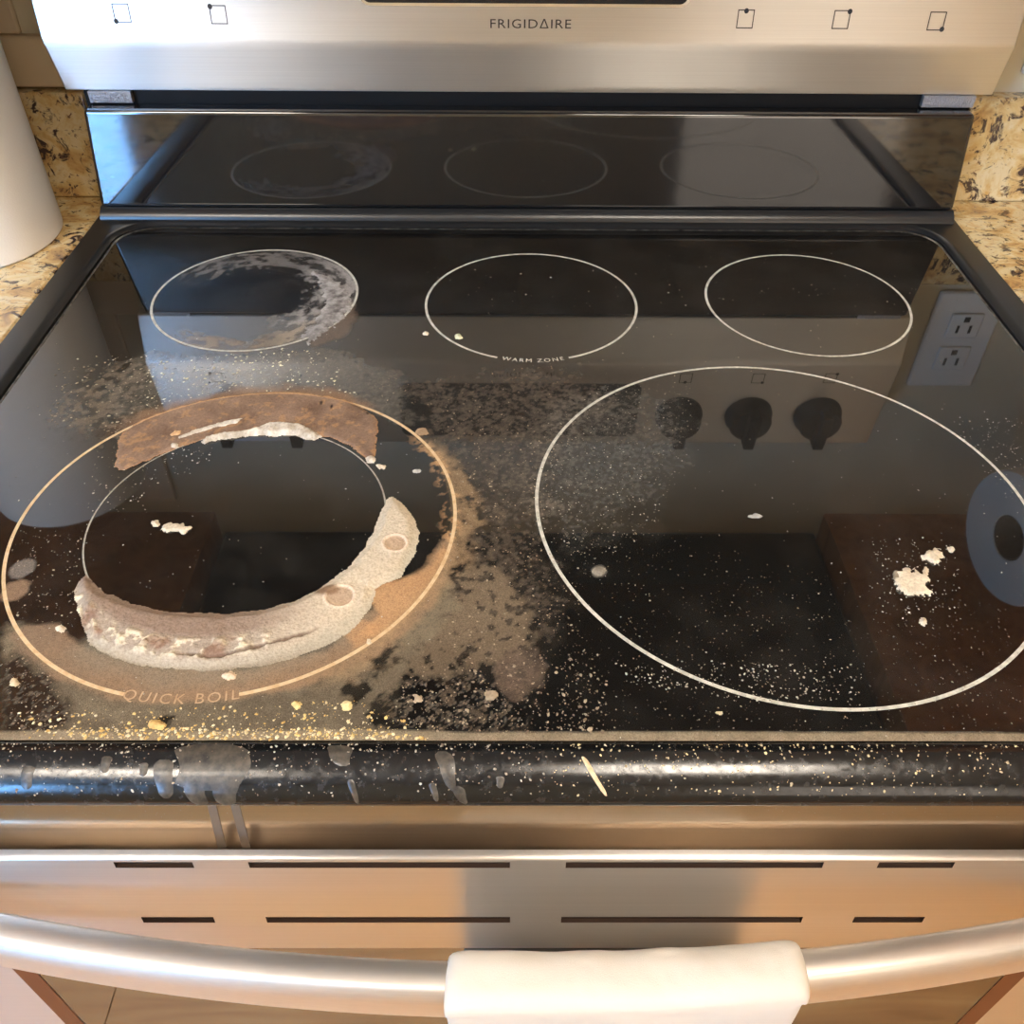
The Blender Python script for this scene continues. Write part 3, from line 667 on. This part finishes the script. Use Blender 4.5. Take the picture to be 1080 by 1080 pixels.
blot(165, 765, 9, 4.5, (196, 150, 84), (222, 186, 120), 0.0014); blot(313, 743, 4.5, 4, (222, 186, 110), (240, 214, 150)); blot(365, 745, 6, 5, (214, 186, 120), (236, 216, 160), 0.001, 0.006)
blot(484, 355, 4.5, 3.2, (206, 204, 160), (236, 232, 196)); blot(449, 352, 2.6, 2.2, *CRM); blot(441, 735, 7, 5, (150, 132, 108), (196, 176, 148), 0.001, 0.006)
blot(519, 734, 6, 5, (130, 112, 90), (176, 156, 128), 0.001, 0.006); blot(445, 456, 7, 4, (140, 116, 90), (180, 150, 116), 0.0006, 0.004); blot(17, 720, 5, 5, (190, 160, 120), (226, 204, 168), 0.001, 0.005)
blot(390, 676, 3, 3, *CRM); blot(632, 602, 7, 5, (100, 92, 80), (150, 140, 124), 0.0004, 0.003); blot(758, 752, 5, 2.4, (180, 166, 130), (214, 200, 166), 0.0005, 0.002)

# ---- crumbs and spatter too small to pick apart
SPK = mat('dried_specks', (0.5, 0.45, 0.35), 0.7, spec=0.3)
at = nd(SPK, 'ShaderNodeAttribute', attribute_name='tint'); nz = noise(SPK, coords(SPK), 1500, 2)
cm = nd(SPK, 'ShaderNodeMixRGB', blend_type='MULTIPLY'); cm.inputs[0].default_value = 0.5; lk(SPK, at.outputs['Color'], cm.inputs[1]); lk(SPK, ramp(SPK, nz, [(0.3, (0.7, 0.7, 0.7)), (0.7, (1.1, 1.1, 1.1))]), cm.inputs[2])
lk(SPK, cm.outputs[0], P(SPK).inputs['Base Color'])
def in_poly(px, py, pts):
    ins = False; n = len(pts)
    for i in range(n):
        (ax, ay), (bx, by) = pts[i], pts[(i+1) % n]
        if (ay > py) != (by > py) and px < (bx-ax)*(py-ay)/(by-ay)+ax: ins = not ins
    return ins
def speck_mesh(name, items, parent):
    """items: (centre, normal, tangent, radius, colour)"""
    V, F, Cc = [], [], []
    for (c, nrm, tan, r, cl) in items:
        b = np.cross(nrm, tan); k = 5; i0 = len(V); st = random.uniform(1, 1.3); ph = random.random()*6.28
        V.append(c+nrm*r*random.uniform(0.25, 0.5))
        for j in range(k):
            a = 2*math.pi*j/k; rr_ = r*random.uniform(0.65, 1.25)
            u, w_ = math.cos(a)*rr_*st, math.sin(a)*rr_/st
            u, w_ = u*math.cos(ph)-w_*math.sin(ph), u*math.sin(ph)+w_*math.cos(ph)
            V.append(c+tan*u+b*w_)
        for j in range(k): F.append((i0, i0+1+j, i0+1+(j+1) % k))
        Cc += [(*cl, 1)]*(k+1)
    me = bpy.data.meshes.new(name); me.from_pydata([tuple(x) for x in V], [], F)
    a = me.color_attributes.new('tint', 'FLOAT_COLOR', 'POINT'); a.data.foreach_set('color', np.array(Cc, np.float32).ravel())
    o = link(name, me, SPK, parent); o['kind'] = 'stuff'; return o
UPV = np.array([0, 0, 1.0]); TX = np.array([1.0, 0, 0])
items = []
def sprinkle(pts, n, r0, r1, cols, power=2.5):
    xs = [p[0] for p in pts]; ys = [p[1] for p in pts]; k = 0; tries = 0
    while k < n and tries < n*6:
        tries += 1
        px, py = random.uniform(min(xs), max(xs)), random.uniform(min(ys), max(ys))
        if not in_poly(px, py, pts): continue
        x, y = G(px, py)
        if abs(x) > GX1-0.004 or y < GY0+0.0005 or y > GY1-0.004: continue
        r = r0+(r1-r0)*random.random()**power
        c = random.choice(cols); f = random.uniform(0.75, 1.08)
        items.append((np.array([x, y, Z0+0.0002]), UPV, TX, r, tuple(v*f for v in srgb(*c)))); k += 1
    return
DUST = [(176, 166, 148), (150, 140, 122), (196, 188, 170)]; CREAM = [(230, 208, 160), (236, 220, 180), (214, 176, 104), (226, 196, 128)]; BRN = [(140, 122, 100), (116, 98, 80), (170, 152, 126)]
sprinkle([(0, 260), (1080, 260), (1080, 790), (0, 790)], 900, 0.0002, 0.00055, DUST)
sprinkle([(20, 752), (120, 748), (250, 745), (380, 738), (425, 760), (470, 780), (470, 786), (10, 786)], 420, 0.00022, 0.0011, CREAM, 3.2)
sprinkle([(80, 768), (380, 768), (470, 781), (60, 786)], 420, 0.0003, 0.0012, CREAM, 3.0)
sprinkle([(170, 380), (300, 366), (345, 372), (380, 420), (330, 414), (230, 416), (150, 432), (150, 395)], 380, 0.00025, 0.0012, [(214, 206, 168), (190, 180, 150), (226, 220, 190)])
sprinkle([(60, 380), (160, 370), (170, 430), (120, 460), (50, 450)], 260, 0.0003, 0.0011, [(176, 164, 138), (140, 126, 104)])
sprinkle([(380, 400), (470, 395), (600, 380), (600, 470), (570, 560), (590, 640), (640, 700), (640, 775), (430, 772), (420, 720), (480, 640), (490, 540), (470, 480)], 1300, 0.0002, 0.0007, BRN)
sprinkle([(420, 715), (560, 690), (640, 700), (640, 775), (430, 772)], 260, 0.00025, 0.0012, BRN, 3.5)
sprinkle([(575, 440), (640, 405), (730, 400), (730, 470), (690, 560), (620, 600), (572, 560)], 800, 0.00018, 0.0005, DUST)
sprinkle([(570, 560), (700, 560), (920, 620), (1075, 640), (1078, 778), (600, 778)], 1300, 0.00014, 0.00048, [(150, 134, 110), (116, 100, 82)], 3.0)
sprinkle([(640, 700), (920, 700), (900, 740), (780, 740), (660, 720)], 260, 0.00025, 0.0007, DUST)
sprinkle([(1000, 440), (1078, 440), (1078, 540), (1040, 500)], 120, 0.00025, 0.0006, DUST)
sprinkle([(10, 690), (45, 700), (72, 745), (70, 770), (10, 780)], 200, 0.0002, 0.0008, BRN, 3.0)
sprinkle([(10, 560), (90, 560), (80, 660), (12, 655)], 150, 0.00025, 0.0007, BRN)
sprinkle([(100, 470), (240, 470), (130, 540), (90, 545)], 160, 0.00025, 0.0007, DUST)
sprinkle([(920, 570), (1010, 565), (1010, 640), (930, 660)], 150, 0.0002, 0.0006, [(220, 206, 180)])
sprinkle([(440, 270), (960, 260), (960, 330), (440, 340)], 60, 0.0003, 0.0009, DUST)
speck_mesh('food_specks', items, glass)
# specks on the rounded lip
lipv = [np.array([0, y, z]) for y, z in LIP[3:11]]
seg = [np.linalg.norm(b-a) for a, b in zip(lipv[:-1], lipv[1:])]; tot = sum(seg)
def lip_at(s):
    s = s*tot
    for a, b, L in zip(lipv[:-1], lipv[1:], seg):
        if s <= L: break
        s -= L
    d = (b-a)/np.linalg.norm(b-a); p = a+(b-a)*min(s/L, 1); n = np.array([0, d[2], -d[1]]); n = n if n[2] > 0 or n[1] < 0 else -n
    return p, n
items = []
for k in range(1500):
    x = random.uniform(-0.34, 0.34); s = random.random()**1.8*0.8
    p, n = lip_at(s); r = 0.0002+0.00055*random.random()**3
    c = random.choice(DUST+BRN if x < 0.0 else [(214, 190, 140), (196, 176, 140), (170, 152, 120)])
    items.append((np.array([x, p[1], p[2]+Z0])+n*0.00005, n, TX, r, srgb(*c)))
speck_mesh('lip_specks', items, rg)
# dried drips running over the lip
DRIP = mat('dried_drip', srgb(84, 76, 66), 0.32)
nz = noise(DRIP, coords(DRIP), 260, 5, 0.6); lk(DRIP, ramp(DRIP, nz, [(0.32, srgb(34, 31, 28)), (0.68, srgb(84, 76, 64))]), P(DRIP).inputs['Base Color'])
def drip(x0, x1, s0, s1, taper=0.6, lean=0.0, fingers=None, M=DRIP, th=0.0002):
    bm = bmesh.new(); rows = []; N = 15
    for k in range(N):
        t = k/(N-1); s = s0+(s1-s0)*t; p, n = lip_at(s)
        w = (x1-x0)/2*(1-(1-taper)*t**1.5)*(1, 0.8, 0.45)[max(0, k-N+3)]*(0.45, 0.85, 1)[min(k, 2)]; cx = (x0+x1)/2+lean*t
        row = []
        for j in range(7):
            u = -1+2*j/6; e = th*(1-u*u)+0.00004; jit = 1+0.10*math.sin(7*t+(1 if u > 0 else 4)+x0*900)
            row.append(bm.verts.new((cx+u*w*jit, p[1]+n[1]*e, Z0+p[2]+n[2]*e)))
        rows.append(row)
    for a, b in zip(rows[:-1], rows[1:]):
        for j in range(6): bm.faces.new((a[j], a[j+1], b[j+1], b[j]))
    return from_bm('dried_drip', bm, M, rg, smooth=True)
def gxl(px, py=815): return G(px, py, -0.003)[0]
drip(gxl(183), gxl(262), 0.0, 0.72, 0.85); drip(gxl(190), gxl(214), 0.5, 0.99, 0.7, 0.004); drip(gxl(222), gxl(252), 0.5, 0.99, 0.6, 0.001); drip(gxl(160), gxl(182), 0.25, 0.85, 0.6, 0.002); drip(gxl(456), gxl(476), 0.12, 0.72, 0.4, 0.005)
drip(gxl(340), gxl(368), 0.02, 0.35, 0.5, 0.003); drip(gxl(366), gxl(374), 0.55, 0.95, 0.5, 0.003); drip(gxl(452), gxl(460), 0.60, 0.9, 0.6, 0.002)
drip(gxl(474), gxl(488), 0.65, 0.95, 0.5, 0.004); drip(gxl(22), gxl(36), 0.35, 0.7, 0.7); drip(gxl(104), gxl(116), 0.2, 0.45, 0.6); drip(gxl(146), gxl(156), 0.3, 0.5, 0.6); drip(gxl(523), gxl(532), 0.5, 0.68, 0.6)
drip(gxl(612), gxl(618), 0.20, 0.80, 0.8, 0.010, M=RING_TAN, th=0.0002)

# ---- steel strip under the lip
sweep_x('front_strip', [(-0.3935, zz(-0.0180)), (-0.4118, zz(-0.0600)), (-0.4118, zz(-0.0640)), (-0.392, zz(-0.0640)), (-0.392, zz(-0.0180))], [-0.378, 0.378], STEEL_SMOOTH, rg, ang=20)
SD = mat('drip_mark', srgb(128, 114, 100), 0.4, 0.7); nz = noise(SD, coords(SD), 300, 3); bump(SD, nz, 0.1, 0.0004)
for (x0, x1, ln) in ((gxl(197), gxl(207), 0.004), (gxl(222), gxl(232), 0.005)):
    pyd('drip_mark', [(x0, -0.3948, zz(-0.0205)), (x1, -0.3948, zz(-0.0205)), (x1+ln, -0.4103, zz(-0.0560)), (x0+ln, -0.4103, zz(-0.0560))], [(0, 1, 2, 3)], SD, rg)

# ---- backguard: lower black panel, recess, control panel
def loft(name, secs, yb, M, parent, bev=0.0, seg=3):
    """secs: (y, z, xl, xr) from bottom to top; closed at the back plane yb"""
    bm = bmesh.new(); F = []; B = []
    for (y, z, xl, xr) in secs:
        F.append((bm.verts.new((xl, y, zz(z))), bm.verts.new((xr, y, zz(z)))))
    B = [(bm.verts.new((secs[i][2], yb, zz(secs[i][1]))), bm.verts.new((secs[i][3], yb, zz(secs[i][1])))) for i in range(len(secs))]
    for i in range(len(secs)-1):
        bm.faces.new((F[i][0], F[i][1], F[i+1][1], F[i+1][0])); bm.faces.new((B[i][1], B[i][0], B[i+1][0], B[i+1][1]))
        bm.faces.new((F[i][0], F[i+1][0], B[i+1][0], B[i][0])); bm.faces.new((F[i+1][1], F[i][1], B[i][1], B[i+1][1]))
    bm.faces.new((F[0][1], F[0][0], B[0][0], B[0][1])); bm.faces.new((F[-1][0], F[-1][1], B[-1][1], B[-1][0]))
    return from_bm(name, bm, M, parent, bev=bev, seg=seg)
box('backguard_body', BLACK, rg, -0.366, 0.366, 0.160, 0.193, zz(-0.03), zz(0.235))
o = loft('backguard_panel', [(0.1400, 0.0125, -0.3727, 0.3727), (0.1415, 0.0935, -0.3635, 0.3645)], 0.1598, ENAMEL, rg, 0.0035, 4)
sweep_x('panel_foot', [(0.160, zz(0.0)), (0.1345, zz(0.0)), (0.1345, zz(0.004)), (0.1375, zz(0.0085)), (0.1420, zz(0.0118)), (0.160, zz(0.0120))], np.linspace(-0.374, 0.374, 3), TRIM, rg)
for (a, b) in ((-0.361, -0.326), (0.323, 0.366)): box('foil_bracket', FOIL, rg, a, b, 0.1545, 0.1597, zz(0.0945), zz(0.1035), 0.0005)
CPS = [(0.1575, 0.1036, -0.3795, 0.3800), (0.1402, 0.1390, -0.3765, 0.3750), (0.1384, 0.1440, -0.3768, 0.3750), (0.1380, 0.1480, -0.3768, 0.3745), (0.1515, 0.2535, -0.3768, 0.3745), (0.1540, 0.2570, -0.3760, 0.3740)]
cp = loft('control_panel', CPS, 0.1945, STEEL_PANEL, rg, 0.0012, 2)
cp.data.set_sharp_from_angle(angle=math.radians(30))
NY, NZ = -0.992, 0.127                                     # outward normal of the leaning face
def face(x, z, e=0.0):
    y = 0.1380 + (z-0.1480)*0.128
    return (x, y+NY*e, zz(z)+NZ*e)
def plate(name, pts, e, M, parent, th=0.0):
    bm = bmesh.new(); f = [bm.verts.new(face(x, z, e)) for x, z in pts]; bm.faces.new(f)
    if th:
        g = [bm.verts.new(face(x, z, e-th)) for x, z in pts]; n = len(f)
        for i in range(n): bm.faces.new((f[i], g[i], g[(i+1) % n], f[(i+1) % n]))
    return from_bm(name, bm, M, parent)
def rrect(x0, x1, z0, z1, r, n=6):
    P_ = []
    for (cx, cz, a0) in ((x1-r, z1-r, 0), (x0+r, z1-r, 90), (x0+r, z0+r, 180), (x1-r, z0+r, 270)):
        P_ += [(cx+r*math.cos(math.radians(a0+90*k/n)), cz+r*math.sin(math.radians(a0+90*k/n))) for k in range(n+1)]
    return P_
plate('display_bezel', rrect(-0.1302, 0.1192, 0.1705, 0.2445, 0.008), 0.0012, CHROME, cp, 0.002)
plate('display', rrect(-0.1280, 0.1170, 0.1725, 0.2425, 0.006), 0.0016, DISP, cp, 0.002)
def icon(cx, cz, dot):
    s = 0.0063; w = 0.0007; bm = bmesh.new()
    def quad(a, b, c, d): bm.faces.new([bm.verts.new(face(cx+p, cz+q, 0.00025)) for p, q in ((a, c), (b, c), (b, d), (a, d))])
    quad(-s, s, s-w, s); quad(-s, s, -s, -s+w); quad(-s, -s+w, -s, s); quad(s-w, s, -s, s)
    k = [bm.verts.new(face(cx+dot[0]*s*0.86+0.0018*math.cos(a), cz+dot[1]*s*0.86+0.0018*math.sin(a), 0.0003)) for a in np.linspace(0, 2*math.pi, 16, endpoint=False)]
    bm.faces.new(k); return from_bm('burner_icon', bm, INK, cp)
for x, dz, dt in ((-0.3105, 0.1645, (-1, -1)), (-0.2376, 0.1638, (-1, 1)), (0.1622, 0.1631, (0, 1)), (0.2353, 0.1631, (1, 1)), (0.3083, 0.1625, (1, -1))): icon(x, dz, dt)
me = text_mesh('FRIGID\u0394IRE', 0.0092, 1.12)
xsx = [v_.co.x for v_ in me.vertices]; fsc = 0.0615/(max(xsx)-min(xsx)); mid = (max(xsx)+min(xsx))/2
ysy = [v_.co.y for v_ in me.vertices]; ysc = 0.0064/(max(ysy)-min(ysy)); ym = (max(ysy)+min(ysy))/2
for v_ in me.vertices: v_.co = face(-0.0010+(v_.co.x-mid)*fsc, 0.1592+(v_.co.y-ym)*ysc, 0.0003)
link('brand_lettering', me, INK, cp)
# knobs
def knob(x, rot):
    zc = 0.2125; px, py_, pz = face(x, zc, 0.0004)
    k = lathe('knob', [(0.0245, 0.0), (0.0245, 0.004), (0.0225, 0.007), (0.0215, 0.016), (0.0200, 0.0185), (0.0, 0.0190)], BLACK, cp, 40)
    bm = bmesh.new(); add_box(bm, -0.0058, 0.0058, -0.0215, 0.0235, 0.012, 0.030); g = from_bm('grip', bm, BLACK, k, bev=0.002)
    k.matrix_parent_inverse = Matrix.Identity(4)
    n = Vector((0, NY, NZ)).normalized(); u = Vector((1, 0, 0)); w_ = n.cross(u)
    R_ = Matrix((u, w_, n)).transposed().to_4x4()
    k.matrix_local = Matrix.Translation((px, py_, pz)) @ R_ @ Matrix.Rotation(rot, 4, 'Z')
for x in (-0.3105, -0.2376, 0.1622, 0.2353, 0.3083): knob(x, 0)

# ---- oven door
LEAN = 0.079
def dface(x, z, e=0.0): return (x, -0.4205+(z+0.049)*LEAN-e, zz(z))
def dy(z): return -0.4205+(z+0.049)*LEAN
ZB = -0.1300
door = sweep_x('oven_door', [(-0.4075, zz(-0.70)), (-0.4075, zz(-0.072)), (-0.4158, zz(-0.065)), (-0.4158, zz(-0.0482)), (-0.4170, zz(-0.0478)), (-0.4180, zz(-0.0484)), (-0.4188, zz(-0.0492)), (dy(-0.049)+0.0022, zz(-0.0500)), (dy(ZB)+0.0022, zz(ZB)), (dy(ZB)+0.0022, zz(-0.70))], [-0.377, 0.377], STEEL, rg, ang=30)
rows_z = [(-0.0475, -0.0490), (-0.0490, -0.0538), (-0.0538, -0.0985), (-0.0985, -0.1040), (-0.1040, ZB)]
SL1 = [(-0.1978, -0.1618), (-0.1363, -0.0165), (0.0092, 0.1278), (0.1532, 0.1882)]; SL2 = [(-0.1976, -0.1622), (-0.1365, -0.0162), (0.0091, 0.1285), (0.1540, 0.1889)]
bm = bmesh.new()
def dq(x0, x1, z0, z1): bm.faces.new([bm.verts.new(dface(x0, z0)), bm.verts.new(dface(x1, z0)), bm.verts.new(dface(x1, z1)), bm.verts.new(dface(x0, z1))])
for i, (z0, z1) in enumerate(rows_z):
    cuts = {1: SL1, 3: SL2}.get(i, []); x = -0.377
    allx = sorted({-0.377, 0.377, *[c for s in SL1+SL2 for c in s]})
    for a, b in zip(allx[:-1], allx[1:]):
        if any(s0-1e-6 <= a and b <= s1+1e-6 for s0, s1 in cuts): continue
        dq(a, b, z0, z1)
bmesh.ops.remove_doubles(bm, verts=bm.verts[:], dist=1e-6)
# rolled top edge joining the face to the top of the door
tp = [(-0.4205+0.0015*LEAN, -0.0475), (-0.4200, -0.0468), (-0.4192, -0.0464), (-0.4180, -0.0462), (-0.4158, -0.0462), (-0.4156, -0.0480)]
prev = None
for (y, z) in tp:
    r = [bm.verts.new((-0.377, y, zz(z))), bm.verts.new((0.377, y, zz(z)))]
    if prev: bm.faces.new((prev[0], prev[1], r[1], r[0]))
    prev = r
o = from_bm('door_top_panel', bm, STEEL, door, smooth=True); o.data.set_sharp_from_angle(angle=math.radians(40))
for SL, z0, z1 in ((SL1, -0.0538, -0.0490), (SL2, -0.1040, -0.0985)):
    for (a, b) in SL:
        f = [dface(a, z0), dface(b, z0), dface(b, z1), dface(a, z1)]; k = [(x, y+0.0019, z) for x, y, z in f]
        pyd('vent_slot', f+k, [(0, 1, 5, 4), (1, 2, 6, 5), (2, 3, 7, 6), (3, 0, 4, 7), (4, 5, 6, 7)], CAVITY, door)
# door window: steel surround, sloping reveal, dark glass
YF = dy(ZB)
DX0, DX1 = -0.2815, 0.2650
GZT, GZB = ZB, -0.56
bm = bmesh.new()
def fq(x0, x1, z0, z1): bm.faces.new([bm.verts.new((x, YF, zz(z))) for x, z in ((x0, z0), (x1, z0), (x1, z1), (x0, z1))])
fq(-0.377, DX0, -0.70, ZB); fq(DX1, 0.377, -0.70, ZB); fq(DX0, DX1, -0.70, GZB)
from_bm('door_surround', bm, STEEL, door)
rv = 0.0095
pyd('window_reveal', [(DX0, YF, zz(GZT)), (DX1, YF, zz(GZT)), (DX1, YF, zz(GZB)), (DX0, YF, zz(GZB)), (DX0+rv, YF+0.0012, zz(GZT-0.0005)), (DX1-rv, YF+0.0012, zz(GZT-0.0005)), (DX1-rv, YF+0.0012, zz(GZB+rv)), (DX0+rv, YF+0.0012, zz(GZB+rv))], [(0, 1, 5, 4), (1, 2, 6, 5), (2, 3, 7, 6), (3, 0, 4, 7)], REVEAL, door)
pyd('door_glass', [(DX0+rv+0.001, YF+0.0010, zz(GZT)), (DX1-rv-0.001, YF+0.0010, zz(GZT)), (DX1-rv-0.001, YF+0.0010, zz(GZB+rv)), (DX0+rv+0.001, YF+0.0010, zz(GZB+rv))], [(0, 1, 2, 3)], DGLASS, door)
box('storage_drawer', STEEL, rg, -0.377, 0.377, -0.424, -0.4055, 0.05, Z0-0.71, 0.003)
for x in (-0.33, 0.33):
    for y in (-0.37, 0.15): lathe('foot', [(0.02, 0.0), (0.02, 0.0195)], BLACK, rg, 20, (x, y, 0.0))
# bowed handle
def hy(x): return -0.4592 + 0.38*(x+0.008)**2
HP = [(0.0, -0.0622), (0.0, -0.0850), (-0.0022, -0.0875), (-0.0120, -0.0888), (-0.0145, -0.0870), (-0.0158, -0.0830), (-0.0160, -0.0690), (-0.0154, -0.0664), (-0.0132, -0.0622), (-0.0120, -0.0609), (-0.0105, -0.0603), (-0.0018, -0.0603)]
hxs = np.linspace(-0.352, 0.336, 60)
sweep_x('handle', [(y, zz(z)) for y, z in HP], hxs, brushed('handle_steel', srgb(220, 214, 206), 0.42, 0.5), door, fx=lambda x, y, z: (x, hy(x)+y, z), ang=50)
for s, xx in ((-1, -0.352), (1, 0.336)): box('handle_post', STEEL, door, xx-0.012, xx+0.012, -0.4285, -0.405 if False else -0.4180, zz(-0.088), zz(-0.0605), 0.003)

# ---- towel over the handle
TX0, TX1 = -0.0425, 0.1115
tw_prof = []
def towel_point(s, x):
    """s: path length parameter 0..1 from the back hem over the top to the front hem; offset outward from the handle"""
    b = hy(x); g = 0.0028
    yb, yf = b+g, b-0.0150-g-0.0012
    zt = -0.0602+g-0.0006
    L1, L2, L3 = 0.23, 0.030, 0.33
    d = s*(L1+L2+L3)
    if d < L1: return (yb+0.0, zt-0.006-(L1-d))
    if d < L1+L2:
        t = (d-L1)/L2; a = math.pi*(1-t); cy = (yb+yf)/2; ry = (yb-yf)/2
        ca, sa = math.cos(math.pi-a), math.sin(a)
        ca = math.copysign(abs(ca)**0.75, ca); sa = sa**0.75
        return (cy+ry*ca, zt-0.006+0.007*sa)
    return (yf, zt-0.006-(d-L1-L2))
L_ = 0.59; ss = np.concatenate([np.linspace(0, 0.38, 22), np.linspace(0.385, 0.445, 26), np.linspace(0.452, 1, 40)])
us = np.linspace(0, 1, 44)
U, Sg = np.meshgrid(us, ss)
Vt = []; 
for i, s in enumerate(ss):
    for j, u in enumerate(us):
        x = TX0+(TX1-TX0)*u
        y, z = towel_point(s, x)
        front = 1 if s > 0.43 else 0
        w1 = 0.0018*math.sin(9*u+2+3*s)*front*min(1, (s-0.43)*6 if front else 0)
        edge = min(u, 1-u); rnd = 0.004*max(0, 1-edge/0.035)**2
        n1 = vnoise(np.array(x), np.array(s*L_), 60, 40)-0.5; n2 = vnoise(np.array(x), np.array(s*L_), 300, 42)-0.5
        if s > 0.445: y -= -rnd*1.0 + w1 + n1*0.002 + n2*0.0009
        elif s > 0.385: z += -rnd + n1*0.0022 + n2*0.0012
        else: y += n1*0.001
        xo = 0.0015*math.sin(14*s+1)*(1 if u > 0.5 else -1)*max(0, 1-edge/0.1) + 0.001*math.sin(40*s)*max(0, 1-edge/0.08)
        Vt.append((x+xo, y, zz(z)))
nu = len(us); Ft = [(i*nu+j, i*nu+j+1, (i+1)*nu+j+1, (i+1)*nu+j) for i in range(len(ss)-1) for j in range(nu-1)]
tw = pyd('hand_towel', Vt, Ft, TOWELM, None, True)
sm = tw.modifiers.new('thick', 'SOLIDIFY'); sm.thickness = 0.0034; sm.offset = 0.0
sv = tw.modifiers.new('sub', 'SUBSURF'); sv.levels = 1; sv.render_levels = 1
tag(tw, 'white terry hand towel hanging over the oven door handle', 'towel')
